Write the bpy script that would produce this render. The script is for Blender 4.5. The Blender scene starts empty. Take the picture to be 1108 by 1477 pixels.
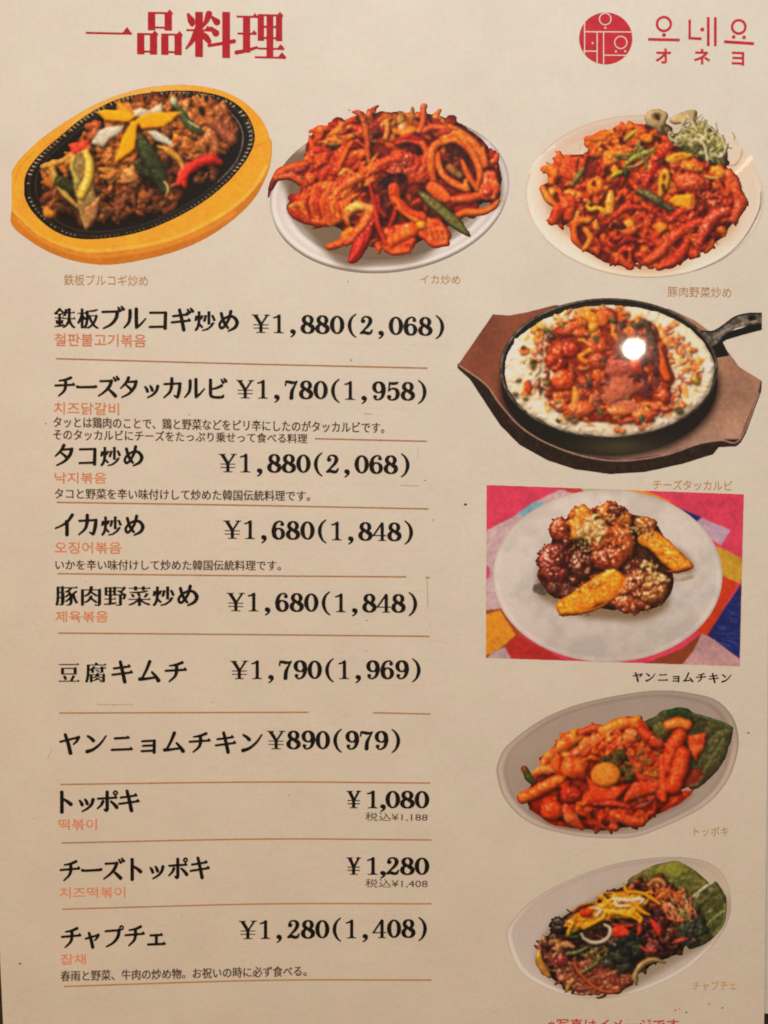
import bpy, math
import numpy as np

# ------------------------------------------------------------------ scene, camera, light
# Page units: one unit is 0.19 mm (S metres); x runs right, y runs down the page, both from
# the page's top left corner as the camera frames it; (554, 738.5) is the middle of the frame.
S = 0.00019
def PX(x, y, z=0.0): return ((x - 554) * S, (738.5 - y) * S, z)

scn = bpy.context.scene
COL = scn.collection
H_CAM = 0.34
cam_d = bpy.data.cameras.new('camera'); cam = bpy.data.objects.new('camera', cam_d)
COL.objects.link(cam); scn.camera = cam
cam.location = (0, 0, H_CAM)
cam_d.sensor_fit = 'VERTICAL'; cam_d.sensor_height = 24
cam_d.lens = 24 * H_CAM / (1477 * S)
cam_d.clip_start = 0.01; cam_d.clip_end = 20
# the phone focused a little behind the page
cam_d.dof.use_dof = True; cam_d.dof.focus_distance = .50; cam_d.dof.aperture_fstop = 26

w = bpy.data.worlds.new('World'); scn.world = w; w.use_nodes = True
w.node_tree.nodes['Background'].inputs[0].default_value = (1.0, .80, .60, 1)
w.node_tree.nodes['Background'].inputs[1].default_value = .05

scn.view_settings.view_transform = 'Standard'; scn.view_settings.look = 'None'
scn.view_settings.exposure = 0; scn.view_settings.gamma = 1
scn.render.engine = 'CYCLES'

def lamp(name, shape, size, loc, aim, power, color, size_y=None):
    d = bpy.data.lights.new(name, 'AREA'); d.shape = shape; d.size = size
    if size_y: d.size_y = size_y
    d.energy = power; d.color = color
    o = bpy.data.objects.new(name, d); COL.objects.link(o); o.location = loc
    from mathutils import Vector
    o.rotation_euler = (Vector(aim) - Vector(loc)).to_track_quat('-Z', 'Y').to_euler()
    return o

def mirror(px, py, h):       # where a lamp at height h hangs if the page mirrors it at (px, py)
    x, y, _ = PX(px, py); k = 1 + h / H_CAM
    return (x * k, y * k, h)

# the dining room's small downlight, whose reflection is the white spot on the page
LAMPS = {
    'downlight': lamp('downlight', 'DISK', .0185, mirror(915, 503, 1.25), (0, 0, 0), 5.2, (1.0, .78, .57)),
    # a slim warm lamp further off, mirrored as a faint streak at the right edge
    'pendant_lamp': lamp('pendant_lamp', 'RECTANGLE', .006, mirror(1073, 238, 1.25), (0, 0, 0), .006, (1.0, .62, .30), .028),
    # added unseen fill lamps: warm from the left, whiter close above the page head
    'warm_fill': lamp('warm_fill', 'DISK', .20, (-.50, .12, .80), (.1, 0, 0), 2.88, (1.0, .48, .08)),
    'cool_fill': lamp('cool_fill', 'DISK', .06, (.02, .36, .42), (0, .1, 0), 1.60, (.65, .84, 1.0)),
}

# ------------------------------------------------------------------ objects and materials
def link(name, me, parent=None, kind=None, label=None):
    o = bpy.data.objects.new(name, me); COL.objects.link(o)
    if parent is not None: o.parent = parent
    if kind: o['kind'] = kind
    if label: o['label'] = label
    return o

def mesh(name, V, starts, loops, mat, colors=None):
    me = bpy.data.meshes.new(name)
    V = np.asarray(V, np.float32); starts = np.asarray(starts, np.int32); loops = np.asarray(loops, np.int32)
    me.vertices.add(len(V)); me.vertices.foreach_set('co', V.ravel())
    me.loops.add(len(loops)); me.loops.foreach_set('vertex_index', loops)
    me.polygons.add(len(starts)); me.polygons.foreach_set('loop_start', starts)
    me.update(calc_edges=True); me.validate()
    if colors is not None:
        a = me.color_attributes.new('ink', 'FLOAT_COLOR', 'POINT')
        c = np.ones((len(V), 4), np.float32); c[:, :3] = colors
        a.data.foreach_set('color', c.ravel())
    me.materials.append(mat)
    return me

def lin(c):
    c = np.asarray(c, np.float32)
    return np.where(c <= .04045, c / 12.92, ((c + .055) / 1.055) ** 2.4)

PAPER = np.array([.805, .745, .66], np.float32)
# how the photographed light falls on blank paper, down the page (to turn photographed
# colours back into ink colours)
_LY = [0, 350, 700, 1050, 1300, 1477]
_LC = lin(np.array([(226, 210, 184), (220, 200, 172), (212, 191, 162), (205, 181, 151), (197, 171, 141), (193, 166, 135)]) / 255)
def ink(rgb, y):
    """photographed sRGB at page height y -> linear ink colour"""
    y = np.asarray(y, np.float32)
    E = np.stack([np.interp(y, _LY, _LC[:, i]) for i in range(3)], -1) / PAPER
    return np.clip(lin(rgb) / E, .002, .9)

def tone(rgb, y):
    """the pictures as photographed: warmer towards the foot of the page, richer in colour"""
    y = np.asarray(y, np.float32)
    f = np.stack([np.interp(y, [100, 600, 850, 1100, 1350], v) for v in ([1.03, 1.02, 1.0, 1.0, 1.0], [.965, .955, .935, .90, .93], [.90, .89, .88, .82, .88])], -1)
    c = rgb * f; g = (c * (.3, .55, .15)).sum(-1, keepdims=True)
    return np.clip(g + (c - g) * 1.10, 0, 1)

def gloss_nodes(nt, bsdf, coat=.8):
    """the page is laminated: one smooth, very slightly rippled film over paper and ink"""
    N = nt.nodes.new; Lk = nt.links.new
    geo = N('ShaderNodeNewGeometry')
    n1 = N('ShaderNodeTexNoise'); n1.inputs['Scale'].default_value = 38; n1.inputs['Detail'].default_value = 3
    b = N('ShaderNodeBump'); b.inputs['Strength'].default_value = .012; b.inputs['Distance'].default_value = .002
    Lk(geo.outputs['Position'], n1.inputs['Vector']); Lk(n1.outputs[0], b.inputs['Height'])
    Lk(b.outputs[0], bsdf.inputs['Coat Normal'])
    bsdf.inputs['Coat Weight'].default_value = coat
    bsdf.inputs['Coat Roughness'].default_value = .017
    bsdf.inputs['Coat IOR'].default_value = 1.45
    bsdf.inputs['Roughness'].default_value = .55
    bsdf.inputs['Specular IOR Level'].default_value = .12
    return geo

def mat_paper(name, col, coat=.8, edge=1.0):
    m = bpy.data.materials.new(name); m.use_nodes = True; nt = m.node_tree; N = nt.nodes.new; Lk = nt.links.new
    p = nt.nodes['Principled BSDF']; geo = gloss_nodes(nt, p, coat)
    a = N('ShaderNodeTexNoise'); a.inputs['Scale'].default_value = 55; a.inputs['Detail'].default_value = 6; a.inputs['Roughness'].default_value = .6
    f = N('ShaderNodeTexNoise'); f.inputs['Scale'].default_value = 900; f.inputs['Detail'].default_value = 2
    mp = N('ShaderNodeMapping'); mp.inputs['Scale'].default_value = (1, .45, 1)
    Lk(geo.outputs['Position'], a.inputs['Vector']); Lk(geo.outputs['Position'], mp.inputs['Vector']); Lk(mp.outputs[0], f.inputs['Vector'])
    r = N('ShaderNodeValToRGB'); r.color_ramp.elements[0].position = .3; r.color_ramp.elements[1].position = .7
    c = np.array(col)
    r.color_ramp.elements[0].color = (*(c * np.array([.955, .95, .955])), 1); r.color_ramp.elements[1].color = (*np.minimum(c * np.array([1.02, 1.025, 1.03]), 1), 1)
    Lk(a.outputs[0], r.inputs[0])
    mx = N('ShaderNodeMix'); mx.data_type = 'RGBA'; mx.blend_type = 'MULTIPLY'; mx.inputs[0].default_value = 1
    r2 = N('ShaderNodeValToRGB'); r2.color_ramp.elements[0].position = .3; r2.color_ramp.elements[1].position = .7
    r2.color_ramp.elements[0].color = (.965, .965, .965, 1); r2.color_ramp.elements[1].color = (1, 1, 1, 1)
    Lk(f.outputs[0], r2.inputs[0]); Lk(r.outputs[0], mx.inputs[6]); Lk(r2.outputs[0], mx.inputs[7])
    # faint warm and cool clouding of old print, and fine creases in the relief
    g = N('ShaderNodeTexNoise'); g.inputs['Scale'].default_value = 130; g.inputs['Detail'].default_value = 3
    Lk(geo.outputs['Position'], g.inputs['Vector'])
    r3 = N('ShaderNodeValToRGB'); r3.color_ramp.elements[0].position = .38; r3.color_ramp.elements[1].position = .62
    r3.color_ramp.elements[0].color = (1, .975, .965, 1); r3.color_ramp.elements[1].color = (.975, 1, .955, 1)
    m2 = N('ShaderNodeMix'); m2.data_type = 'RGBA'; m2.blend_type = 'MULTIPLY'; m2.inputs[0].default_value = 1
    Lk(g.outputs[0], r3.inputs[0]); Lk(mx.outputs[2], m2.inputs[6]); Lk(r3.outputs[0], m2.inputs[7])
    Lk(m2.outputs[2], p.inputs['Base Color'])
    k = N('ShaderNodeTexNoise'); k.inputs['Scale'].default_value = 260; k.inputs['Detail'].default_value = 5; k.inputs['Distortion'].default_value = 1.5
    bm = N('ShaderNodeBump'); bm.inputs['Strength'].default_value = .22; bm.inputs['Distance'].default_value = .0006
    Lk(geo.outputs['Position'], k.inputs['Vector']); Lk(k.outputs[0], bm.inputs['Height']); Lk(bm.outputs[0], p.inputs['Normal'])
    return m

def mat_ink(name, seen, y, var=.12):
    m = bpy.data.materials.new(name); m.use_nodes = True; nt = m.node_tree; N = nt.nodes.new; Lk = nt.links.new
    p = nt.nodes['Principled BSDF']; geo = gloss_nodes(nt, p)
    c = ink(hexc(seen), y)
    a = N('ShaderNodeTexNoise'); a.inputs['Scale'].default_value = 420; a.inputs['Detail'].default_value = 3
    Lk(geo.outputs['Position'], a.inputs['Vector'])
    r = N('ShaderNodeValToRGB'); r.color_ramp.elements[0].position = .3; r.color_ramp.elements[1].position = .7
    r.color_ramp.elements[0].color = (*(c * (1 - var)), 1); r.color_ramp.elements[1].color = (*(c * (1 + var) + .002), 1)
    Lk(a.outputs[0], r.inputs[0]); Lk(r.outputs[0], p.inputs['Base Color'])
    return m

def mat_print():
    m = bpy.data.materials.new('printed_picture'); m.use_nodes = True; nt = m.node_tree; N = nt.nodes.new; Lk = nt.links.new
    p = nt.nodes['Principled BSDF']; geo = gloss_nodes(nt, p)
    at = N('ShaderNodeVertexColor'); at.layer_name = 'ink'
    f = N('ShaderNodeTexNoise'); f.inputs['Scale'].default_value = 2200; f.inputs['Detail'].default_value = 1
    Lk(geo.outputs['Position'], f.inputs['Vector'])
    r2 = N('ShaderNodeValToRGB'); r2.color_ramp.elements[0].position = .3; r2.color_ramp.elements[1].position = .7
    r2.color_ramp.elements[0].color = (.93, .93, .93, 1); r2.color_ramp.elements[1].color = (1.04, 1.04, 1.04, 1)
    mx = N('ShaderNodeMix'); mx.data_type = 'RGBA'; mx.blend_type = 'MULTIPLY'; mx.inputs[0].default_value = 1
    Lk(f.outputs[0], r2.inputs[0]); Lk(at.outputs[0], mx.inputs[6]); Lk(r2.outputs[0], mx.inputs[7])
    Lk(mx.outputs[2], p.inputs['Base Color'])
    return m

def contour(F, level=.5, C=None, merge=True):
    """filled iso-contour of a grid: (verts in grid units, face starts, loops, colours)"""
    F = np.asarray(F, np.float32) - level; h, w = F.shape
    ins = F > 0; V = []; CC = []; st = []; lp = []; nv = 0; nl = 0
    a, b, c, d = ins[:-1, :-1], ins[:-1, 1:], ins[1:, 1:], ins[1:, :-1]
    code = a * 1 + b * 2 + c * 4 + d * 8
    full = code == 15
    yy, xx = np.mgrid[0:h, 0:w]
    if C is not None:                       # shared grid vertices carry the colours
        use = ins; idx = np.full((h, w), -1); idx[use] = np.arange(use.sum())
        V.append(np.stack([xx[use], yy[use]], 1).astype(np.float32)); CC.append(C[use]); nv = int(use.sum())
        fy, fx = np.nonzero(full)
        q = np.stack([idx[fy, fx], idx[fy + 1, fx], idx[fy + 1, fx + 1], idx[fy, fx + 1]], 1)
        st.append(np.arange(len(q)) * 4); lp.append(q.ravel()); nl = len(q) * 4
    else:                                   # runs of full cells become single strips
        for y in range(h - 1):
            row = full[y].astype(np.int8); e = np.diff(np.r_[0, row, 0]); s0 = np.nonzero(e == 1)[0]; s1 = np.nonzero(e == -1)[0]
            for x0, x1 in zip(s0, s1):
                V.append(np.array([(x0, y), (x0, y + 1), (x1, y + 1), (x1, y)], np.float32))
                st.append([nl]); lp.append(np.arange(nv, nv + 4)); nv += 4; nl += 4
    off = [(0, 0), (1, 0), (1, 1), (0, 1)]
    for k in range(1, 15):
        y, x = np.nonzero(code == k)
        if not len(y): continue
        pts = []; cols = []
        for i in range(4):
            x0, y0 = off[i]; x1, y1 = off[(i + 1) % 4]; i0 = bool(k >> i & 1); i1 = bool(k >> ((i + 1) % 4) & 1)
            if i0:
                pts.append(np.stack([x + x0, y + y0], 1).astype(np.float32))
                if C is not None: cols.append(C[y + y0, x + x0])
            if i0 != i1:
                f0 = F[y + y0, x + x0]; f1 = F[y + y1, x + x1]; t = (f0 / (f0 - f1))[:, None]
                pts.append(np.stack([x + x0, y + y0], 1) * (1 - t) + np.stack([x + x1, y + y1], 1) * t)
                if C is not None: cols.append(C[y + y0, x + x0] if i0 else C[y + y1, x + x1])
        n = len(pts); P = np.stack(pts, 1)[:, ::-1]     # reversed: faces look up once y is flipped
        m = len(y); V.append(P.reshape(-1, 2))
        if C is not None: CC.append(np.stack(cols, 1)[:, ::-1].reshape(-1, 3))
        st.append(nl + np.arange(m) * n); lp.append(np.arange(nv, nv + m * n)); nv += m * n; nl += m * n
    if not V: return None
    return np.vstack(V), np.concatenate(st), np.concatenate(lp), (np.vstack(CC) if C is not None else None)
# ------------------------------------------------------------------ printed food pictures
# Every printed picture is a sheet of ink.  The ink's colours are worked out here from a
# small relief of overlapping pieces (tubes, lumps, slices) and end up as vertex colours.
SS = 2

def fbm(h, w, cell, rng, octs=4, gain=.5):
    out = np.zeros((h, w), np.float32); amp = 1.0; tot = 0
    for _ in range(octs):
        gh, gw = int(h / cell) + 3, int(w / cell) + 3
        g = rng.random((gh, gw)).astype(np.float32)
        y = (np.arange(h) / cell).astype(np.float32); x = (np.arange(w) / cell).astype(np.float32)
        iy = y.astype(int); ix = x.astype(int)
        fy = (y - iy); fy = (fy * fy * (3 - 2 * fy))[:, None]
        fx = (x - ix); fx = (fx * fx * (3 - 2 * fx))[None, :]
        a = g[iy][:, ix]; b = g[iy][:, ix + 1]; c = g[iy + 1][:, ix]; d = g[iy + 1][:, ix + 1]
        out += amp * ((a * (1 - fx) + b * fx) * (1 - fy) + (c * (1 - fx) + d * fx) * fy - .5)
        tot += amp; amp *= gain; cell = max(cell / 2, 1.0)
    return out / tot * 2

def blur(a, s):
    if s <= 0: return a
    r = max(1, int(s * 2.6)); k = np.exp(-.5 * (np.arange(-r, r + 1) / s) ** 2); k /= k.sum()
    p = np.pad(a, [(r, r), (0, 0)] + [(0, 0)] * (a.ndim - 2), mode='edge')
    b = sum(k[i] * p[i:i + a.shape[0]] for i in range(2 * r + 1))
    p = np.pad(b, [(0, 0), (r, r)] + [(0, 0)] * (a.ndim - 2), mode='edge')
    return sum(k[i] * p[:, i:i + a.shape[1]] for i in range(2 * r + 1))

def spline(pts, n=7):
    p = np.array(pts, float)
    if len(p) < 3: return p
    closed = np.allclose(p[0], p[-1])
    q = np.vstack([p[-2] if closed else 2 * p[0] - p[1], p, p[1] if closed else 2 * p[-1] - p[-2]])
    out = []
    for i in range(1, len(q) - 2):
        a, b, c, d = q[i - 1:i + 3]
        for t in np.arange(n) / n:
            out.append(.5 * (2 * b + (c - a) * t + (2 * a - 5 * b + 4 * c - d) * t * t + (3 * b - a - 3 * c + d) * t ** 3))
    out.append(p[-1])
    return np.array(out)

def inside(poly, x, y):
    r = np.zeros(np.shape(x), bool); n = len(poly); j = n - 1
    for i in range(n):
        xi, yi = poly[i][:2]; xj, yj = poly[j][:2]
        if yi != yj: r ^= ((yi > y) != (yj > y)) & (x < (xj - xi) * (y - yi) / (yj - yi) + xi)
        j = i
    return r

def hexc(c):
    if isinstance(c, str):
        return np.array([int(c[i:i + 2], 16) for i in (0, 2, 4)], np.float32) / 255
    return np.array(c, np.float32)

class Canvas:
    def __init__(s, x0, y0, x1, y1, seed=1):
        s.x0, s.y0 = x0, y0
        s.w, s.h = int((x1 - x0) * SS), int((y1 - y0) * SS)
        s.rng = np.random.default_rng(seed)
        s.X = (x0 + (np.arange(s.w, dtype=np.float32) + .5) / SS)[None, :].repeat(s.h, 0)
        s.Y = (y0 + (np.arange(s.h, dtype=np.float32) + .5) / SS)[:, None].repeat(s.w, 1)
        s.H = np.zeros((s.h, s.w), np.float32); s.A = s.H.copy(); s.G = s.H.copy(); s.B = s.H.copy(); s.bv = 1.
        s.C = np.zeros((s.h, s.w, 3), np.float32)
        f = lambda c, o=4: fbm(s.h, s.w, c * SS, s.rng, o)
        s.wx, s.wy, s.t1, s.t2, s.t3 = f(14), f(14), f(5), f(2.2, 3), f(26)

    def box(s, x0, y0, x1, y1):
        i0 = max(0, int((y0 - s.y0) * SS)); i1 = min(s.h, int((y1 - s.y0) * SS) + 2)
        j0 = max(0, int((x0 - s.x0) * SS)); j1 = min(s.w, int((x1 - s.x0) * SS) + 2)
        return (slice(i0, i1), slice(j0, j1)) if i1 > i0 and j1 > j0 else None

    def put(s, b, cov, hgt, col, gloss, rel=True):
        cov = np.clip(cov, 0, 1)
        C = s.C[b]; s.C[b] = C * (1 - cov[..., None]) + col * cov[..., None]
        s.H[b] = s.H[b] * (1 - cov) + hgt * cov
        s.G[b] = s.G[b] * (1 - cov) + gloss * cov
        s.B[b] = s.B[b] * (1 - cov) + s.bv * cov
        s.A[b] = np.maximum(s.A[b], cov)

    def tube(s, pts, r, col, z=0, h=1., p=2., warp=2., tex=.18, gloss=.5, edge=None, wob=.14, col2=None):
        P = spline([q[:2] for q in pts]); n = len(P)
        if len(pts[0]) > 2:
            R = spline([(q[2], 0) for q in pts])[:, 0] if len(pts) > 2 else np.array([q[2] for q in pts], float)
            R = np.interp(np.linspace(0, 1, n), np.linspace(0, 1, len(R)), R) * r
        else: R = np.full(n, float(r))
        R = np.maximum(R, .35); m = R.max() + warp + 1
        b = s.box(P[:, 0].min() - m, P[:, 1].min() - m, P[:, 0].max() + m, P[:, 1].max() + m)
        if b is None: return
        x = s.X[b] + s.wx[b] * warp; y = s.Y[b] + s.wy[b] * warp
        q = np.full(x.shape, 9., np.float32); rr = np.full(x.shape, R[0], np.float32)
        for i in range(n - 1):
            ax, ay = P[i]; dx, dy = P[i + 1] - P[i]; L = dx * dx + dy * dy + 1e-9
            t = np.clip(((x - ax) * dx + (y - ay) * dy) / L, 0, 1)
            r_ = R[i] + (R[i + 1] - R[i]) * t
            d = np.hypot(x - ax - t * dx, y - ay - t * dy) / r_
            k = d < q; q[k] = d[k]; rr[k] = r_[k]
        if wob: q = q * (1 + wob * s.t1[b])
        cov = np.clip((1 - q) * rr * SS * .8 + .5, 0, 1)
        hg = z + h * rr * (1 - np.minimum(q, 1) ** p) ** .5
        c = s._col(b, col, tex, col2)
        if edge is not None:
            e = np.clip((q - .55) / .4, 0, 1)[..., None]; c = c * (1 - e) + hexc(edge) * e
        s.put(b, cov, hg, c, gloss)

    def _col(s, b, col, tex, col2=None, thr=0.):
        c = np.broadcast_to(hexc(col), s.X[b].shape + (3,)).copy()
        if col2 is not None:
            k = np.clip((s.t1[b] - thr) * 3 + .5, 0, 1)[..., None]
            c = c * (1 - k) + hexc(col2) * k
        return c * (1 + tex * (s.t2[b] + s.t1[b] * .6))[..., None]

    def blob(s, cx, cy, rx, ry, ang, col, z=0, h=1., warp=3., lump=.35, tex=.2, gloss=.5, col2=None, p=2., thr=0.):
        m = max(rx, ry) * (1 + lump) + warp + 1
        b = s.box(cx - m, cy - m, cx + m, cy + m)
        if b is None: return
        x = s.X[b] + s.wx[b] * warp - cx; y = s.Y[b] + s.wy[b] * warp - cy
        ca, sa = math.cos(math.radians(ang)), math.sin(math.radians(ang))
        u = (x * ca + y * sa) / rx; v = (-x * sa + y * ca) / ry
        q = np.hypot(u, v) * (1 + lump * s.t1[b])
        cov = np.clip((1 - q) * min(rx, ry) * SS * .8 + .5, 0, 1)
        hg = z + h * min(rx, ry) * ((1 - np.minimum(q, 1) ** p) ** .5 + lump * .8 * s.t1[b] + lump * .4 * s.t2[b])
        s.put(b, cov, hg, s._col(b, col, tex, col2, thr), gloss)

    def sd(s, b, P, warp):
        x = s.X[b] + s.wx[b] * warp; y = s.Y[b] + s.wy[b] * warp
        d = np.full(x.shape, 1e9, np.float32)
        for i in range(len(P)):
            ax, ay = P[i][:2]; bx, by = P[(i + 1) % len(P)][:2]
            dx, dy = bx - ax, by - ay; L = dx * dx + dy * dy + 1e-9
            t = np.clip(((x - ax) * dx + (y - ay) * dy) / L, 0, 1)
            d = np.minimum(d, np.hypot(x - ax - t * dx, y - ay - t * dy))
        return np.where(inside(P, x, y), d, -d)

    def poly(s, pts, col, z=0, h=2., bev=2., warp=1., tex=.1, gloss=.3, col2=None, smooth=False, lump=0., soft=.8, slope=(0, 0), thr=0.):
        P = spline(list(pts) + [pts[0]], 5)[:-1] if smooth else np.array(pts, float)
        b = s.box(P[:, 0].min() - warp - 2, P[:, 1].min() - warp - 2, P[:, 0].max() + warp + 2, P[:, 1].max() + warp + 2)
        if b is None: return
        d = s.sd(b, P, warp)
        cov = np.clip(d * SS * soft + .5, 0, 1)
        k = np.clip(d / bev, 0, 1)
        hg = z + h * (1 - (1 - k) ** 2) ** .5 + lump * s.t1[b] + slope[0] * (s.X[b] - P[:, 0].mean()) + slope[1] * (s.Y[b] - P[:, 1].mean())
        s.put(b, cov, hg, s._col(b, col, tex, col2, thr), gloss)

    def region(s, poly, n):
        P = np.array(poly, float); a, c = P[:, :2].min(0), P[:, :2].max(0); out = []
        while len(out) < n:
            q = s.rng.random(2) * (c - a) + a
            if inside(P, *q): out.append(q)
        return out

    def heap(s, poly, n, cols, size=(4, 9), z=(0, 14), kind='blob', asp=(.4, .9), ang=None, gloss=.6, tex=.25, lump=.4, dark=.0, curl=1.0, wid=(1.5, 3.), h=1., warp=3., smooth=True):
        P = spline(list(poly) + [poly[0]], 4) if smooth else poly
        rng = s.rng; pts = s.region(P, n); cx, cy = np.mean(pts, 0)
        for i, (x, y) in enumerate(pts):
            c = hexc(cols[rng.integers(len(cols))]) * (1 + .18 * (rng.random() - .5)) * (1 - dark * (1 - i / n))
            zz = z[0] + (z[1] - z[0]) * i / n
            a = rng.random() * 360 if ang is None else ang[0] + (ang[1] - ang[0]) * rng.random()
            L = size[0] + (size[1] - size[0]) * rng.random()
            if kind == 'blob':
                s.blob(x, y, L, L * (asp[0] + (asp[1] - asp[0]) * rng.random()), a, c, zz, h, warp, lump, tex, gloss)
            else:
                a = math.radians(a); k = curl * (rng.random() - .5) * L
                dx, dy = math.cos(a) * L, math.sin(a) * L
                w = wid[0] + (wid[1] - wid[0]) * rng.random()
                s.tube([(x - dx, y - dy, .6), (x - dy * .0 + k * math.sin(a), y - k * math.cos(a), 1), (x + dx, y + dy, .5)], w, c, zz, h, warp=warp, tex=tex, gloss=gloss)

    def seeds(s, poly, n, col='f0dca8', r=(.7, 1.1)):
        for x, y in s.region(poly, n):
            a = s.rng.random() * 180
            b = s.box(x - 3, y - 3, x + 3, y + 3)
            if b is None: continue
            s.blob(x, y, r[1], r[0], a, col, float(s.H[b].max()), .8, 0, 0, .05, .3)

    def shade(s, L=(-.45, -.6, .8), amb=.6, dif=.45, ao=.05, aor=5, spec=.5, sh=14., sm=1.1, tint=(.55, .25, .15), bump=.5, blotch=None, bk=.5, glint=.8):
        """relief -> colours of the printed picture"""
        H = s.H + bump * (.25 + .75 * s.B) * (s.t2 * .55 + s.t1 * .9)
        H = (.55 * blur(H, sm) + .45 * blur(H, sm * 2.6)) * SS
        gy, gx = np.gradient(H); nz = 1 / np.sqrt(1 + gx * gx + gy * gy)
        n = np.stack([-gx * nz, -gy * nz, nz], -1)
        l = np.array(L, np.float32); l /= np.linalg.norm(l)
        d = np.maximum((n * l).sum(-1), -.15) / l[2]
        hh = l + np.array([0, 0, 1.]); hh /= np.linalg.norm(hh)
        sp = np.maximum((n * hh).sum(-1), 0) ** sh * s.G * spec * np.clip(.35 + 2.2 * s.t2, 0, 1.5)
        g = np.clip((fbm(s.h, s.w, 2.6 * SS, s.rng, 2) - .38) * 6, 0, 1) * np.clip(d - .9, 0, .5) * 2 * s.G * glint
        occ = np.maximum(blur(H, aor * SS) - H, 0) * .6 + np.maximum(blur(H, aor * SS * .45) - H, 0) * .45
        o = np.exp(-occ * ao)[..., None]
        t = np.array(tint, np.float32)
        C = s.C
        if blotch is not None:
            C = lerp3(C, np.clip(fbm(s.h, s.w, 9 * SS, s.rng, 4) * 2.2 + .3, 0, 1) * bk * s.B, blotch)
        f = np.minimum(amb + dif * d, 1.45)[..., None]
        c = C * f * (o + (1 - o) * t * .35)
        g = blur(sp + g, .5)
        return np.clip(c + g[..., None] * np.array([1, .9, .74]) * o, 0, 1)

    def out(s, C=None, soften=.85):
        C = s.C if C is None else C
        A = s.A[..., None]; k = SS
        if soften: C = blur(C * A, soften * k) / np.maximum(blur(s.A, soften * k)[..., None], 1e-3)
        r = lambda a: a[:s.h // k * k, :s.w // k * k].reshape(s.h // k, k, s.w // k, k, -1).mean((1, 3))
        a = r(s.A)[..., 0]; c = r(C * A) / np.maximum(r(A), 1e-3)
        return dict(x0=s.x0 + .5, y0=s.y0 + .5, A=a, C=np.clip(c, 0, 1))

def ell(cx, cy, rx, ry, ang, n=64, a0=0, a1=360):
    t = np.radians(np.linspace(a0, a1, n, endpoint=(a1 - a0) != 360)); c, s = math.cos(math.radians(ang)), math.sin(math.radians(ang))
    u, v = rx * np.cos(t), ry * np.sin(t)
    return np.stack([cx + u * c - v * s, cy + u * s + v * c], 1)

def eq(s, cx, cy, rx, ry, ang, outline=None):
    if outline is not None:      # an outline that is not quite an ellipse
        P = spline(list(outline) + [outline[0]], 8)
        th = np.arctan2(P[:, 1] - cy, P[:, 0] - cx); r = np.hypot(P[:, 0] - cx, P[:, 1] - cy)
        o = np.argsort(th); x, y = s.X - cx, s.Y - cy
        R = np.interp(np.arctan2(y, x), th[o], r[o], period=2 * math.pi)
        return np.hypot(x, y) / R, x / rx, y / ry
    c, k = math.cos(math.radians(ang)), math.sin(math.radians(ang))
    x, y = s.X - cx, s.Y - cy
    u, v = (x * c + y * k) / rx, (-x * k + y * c) / ry
    return np.hypot(u, v), u, v

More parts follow.
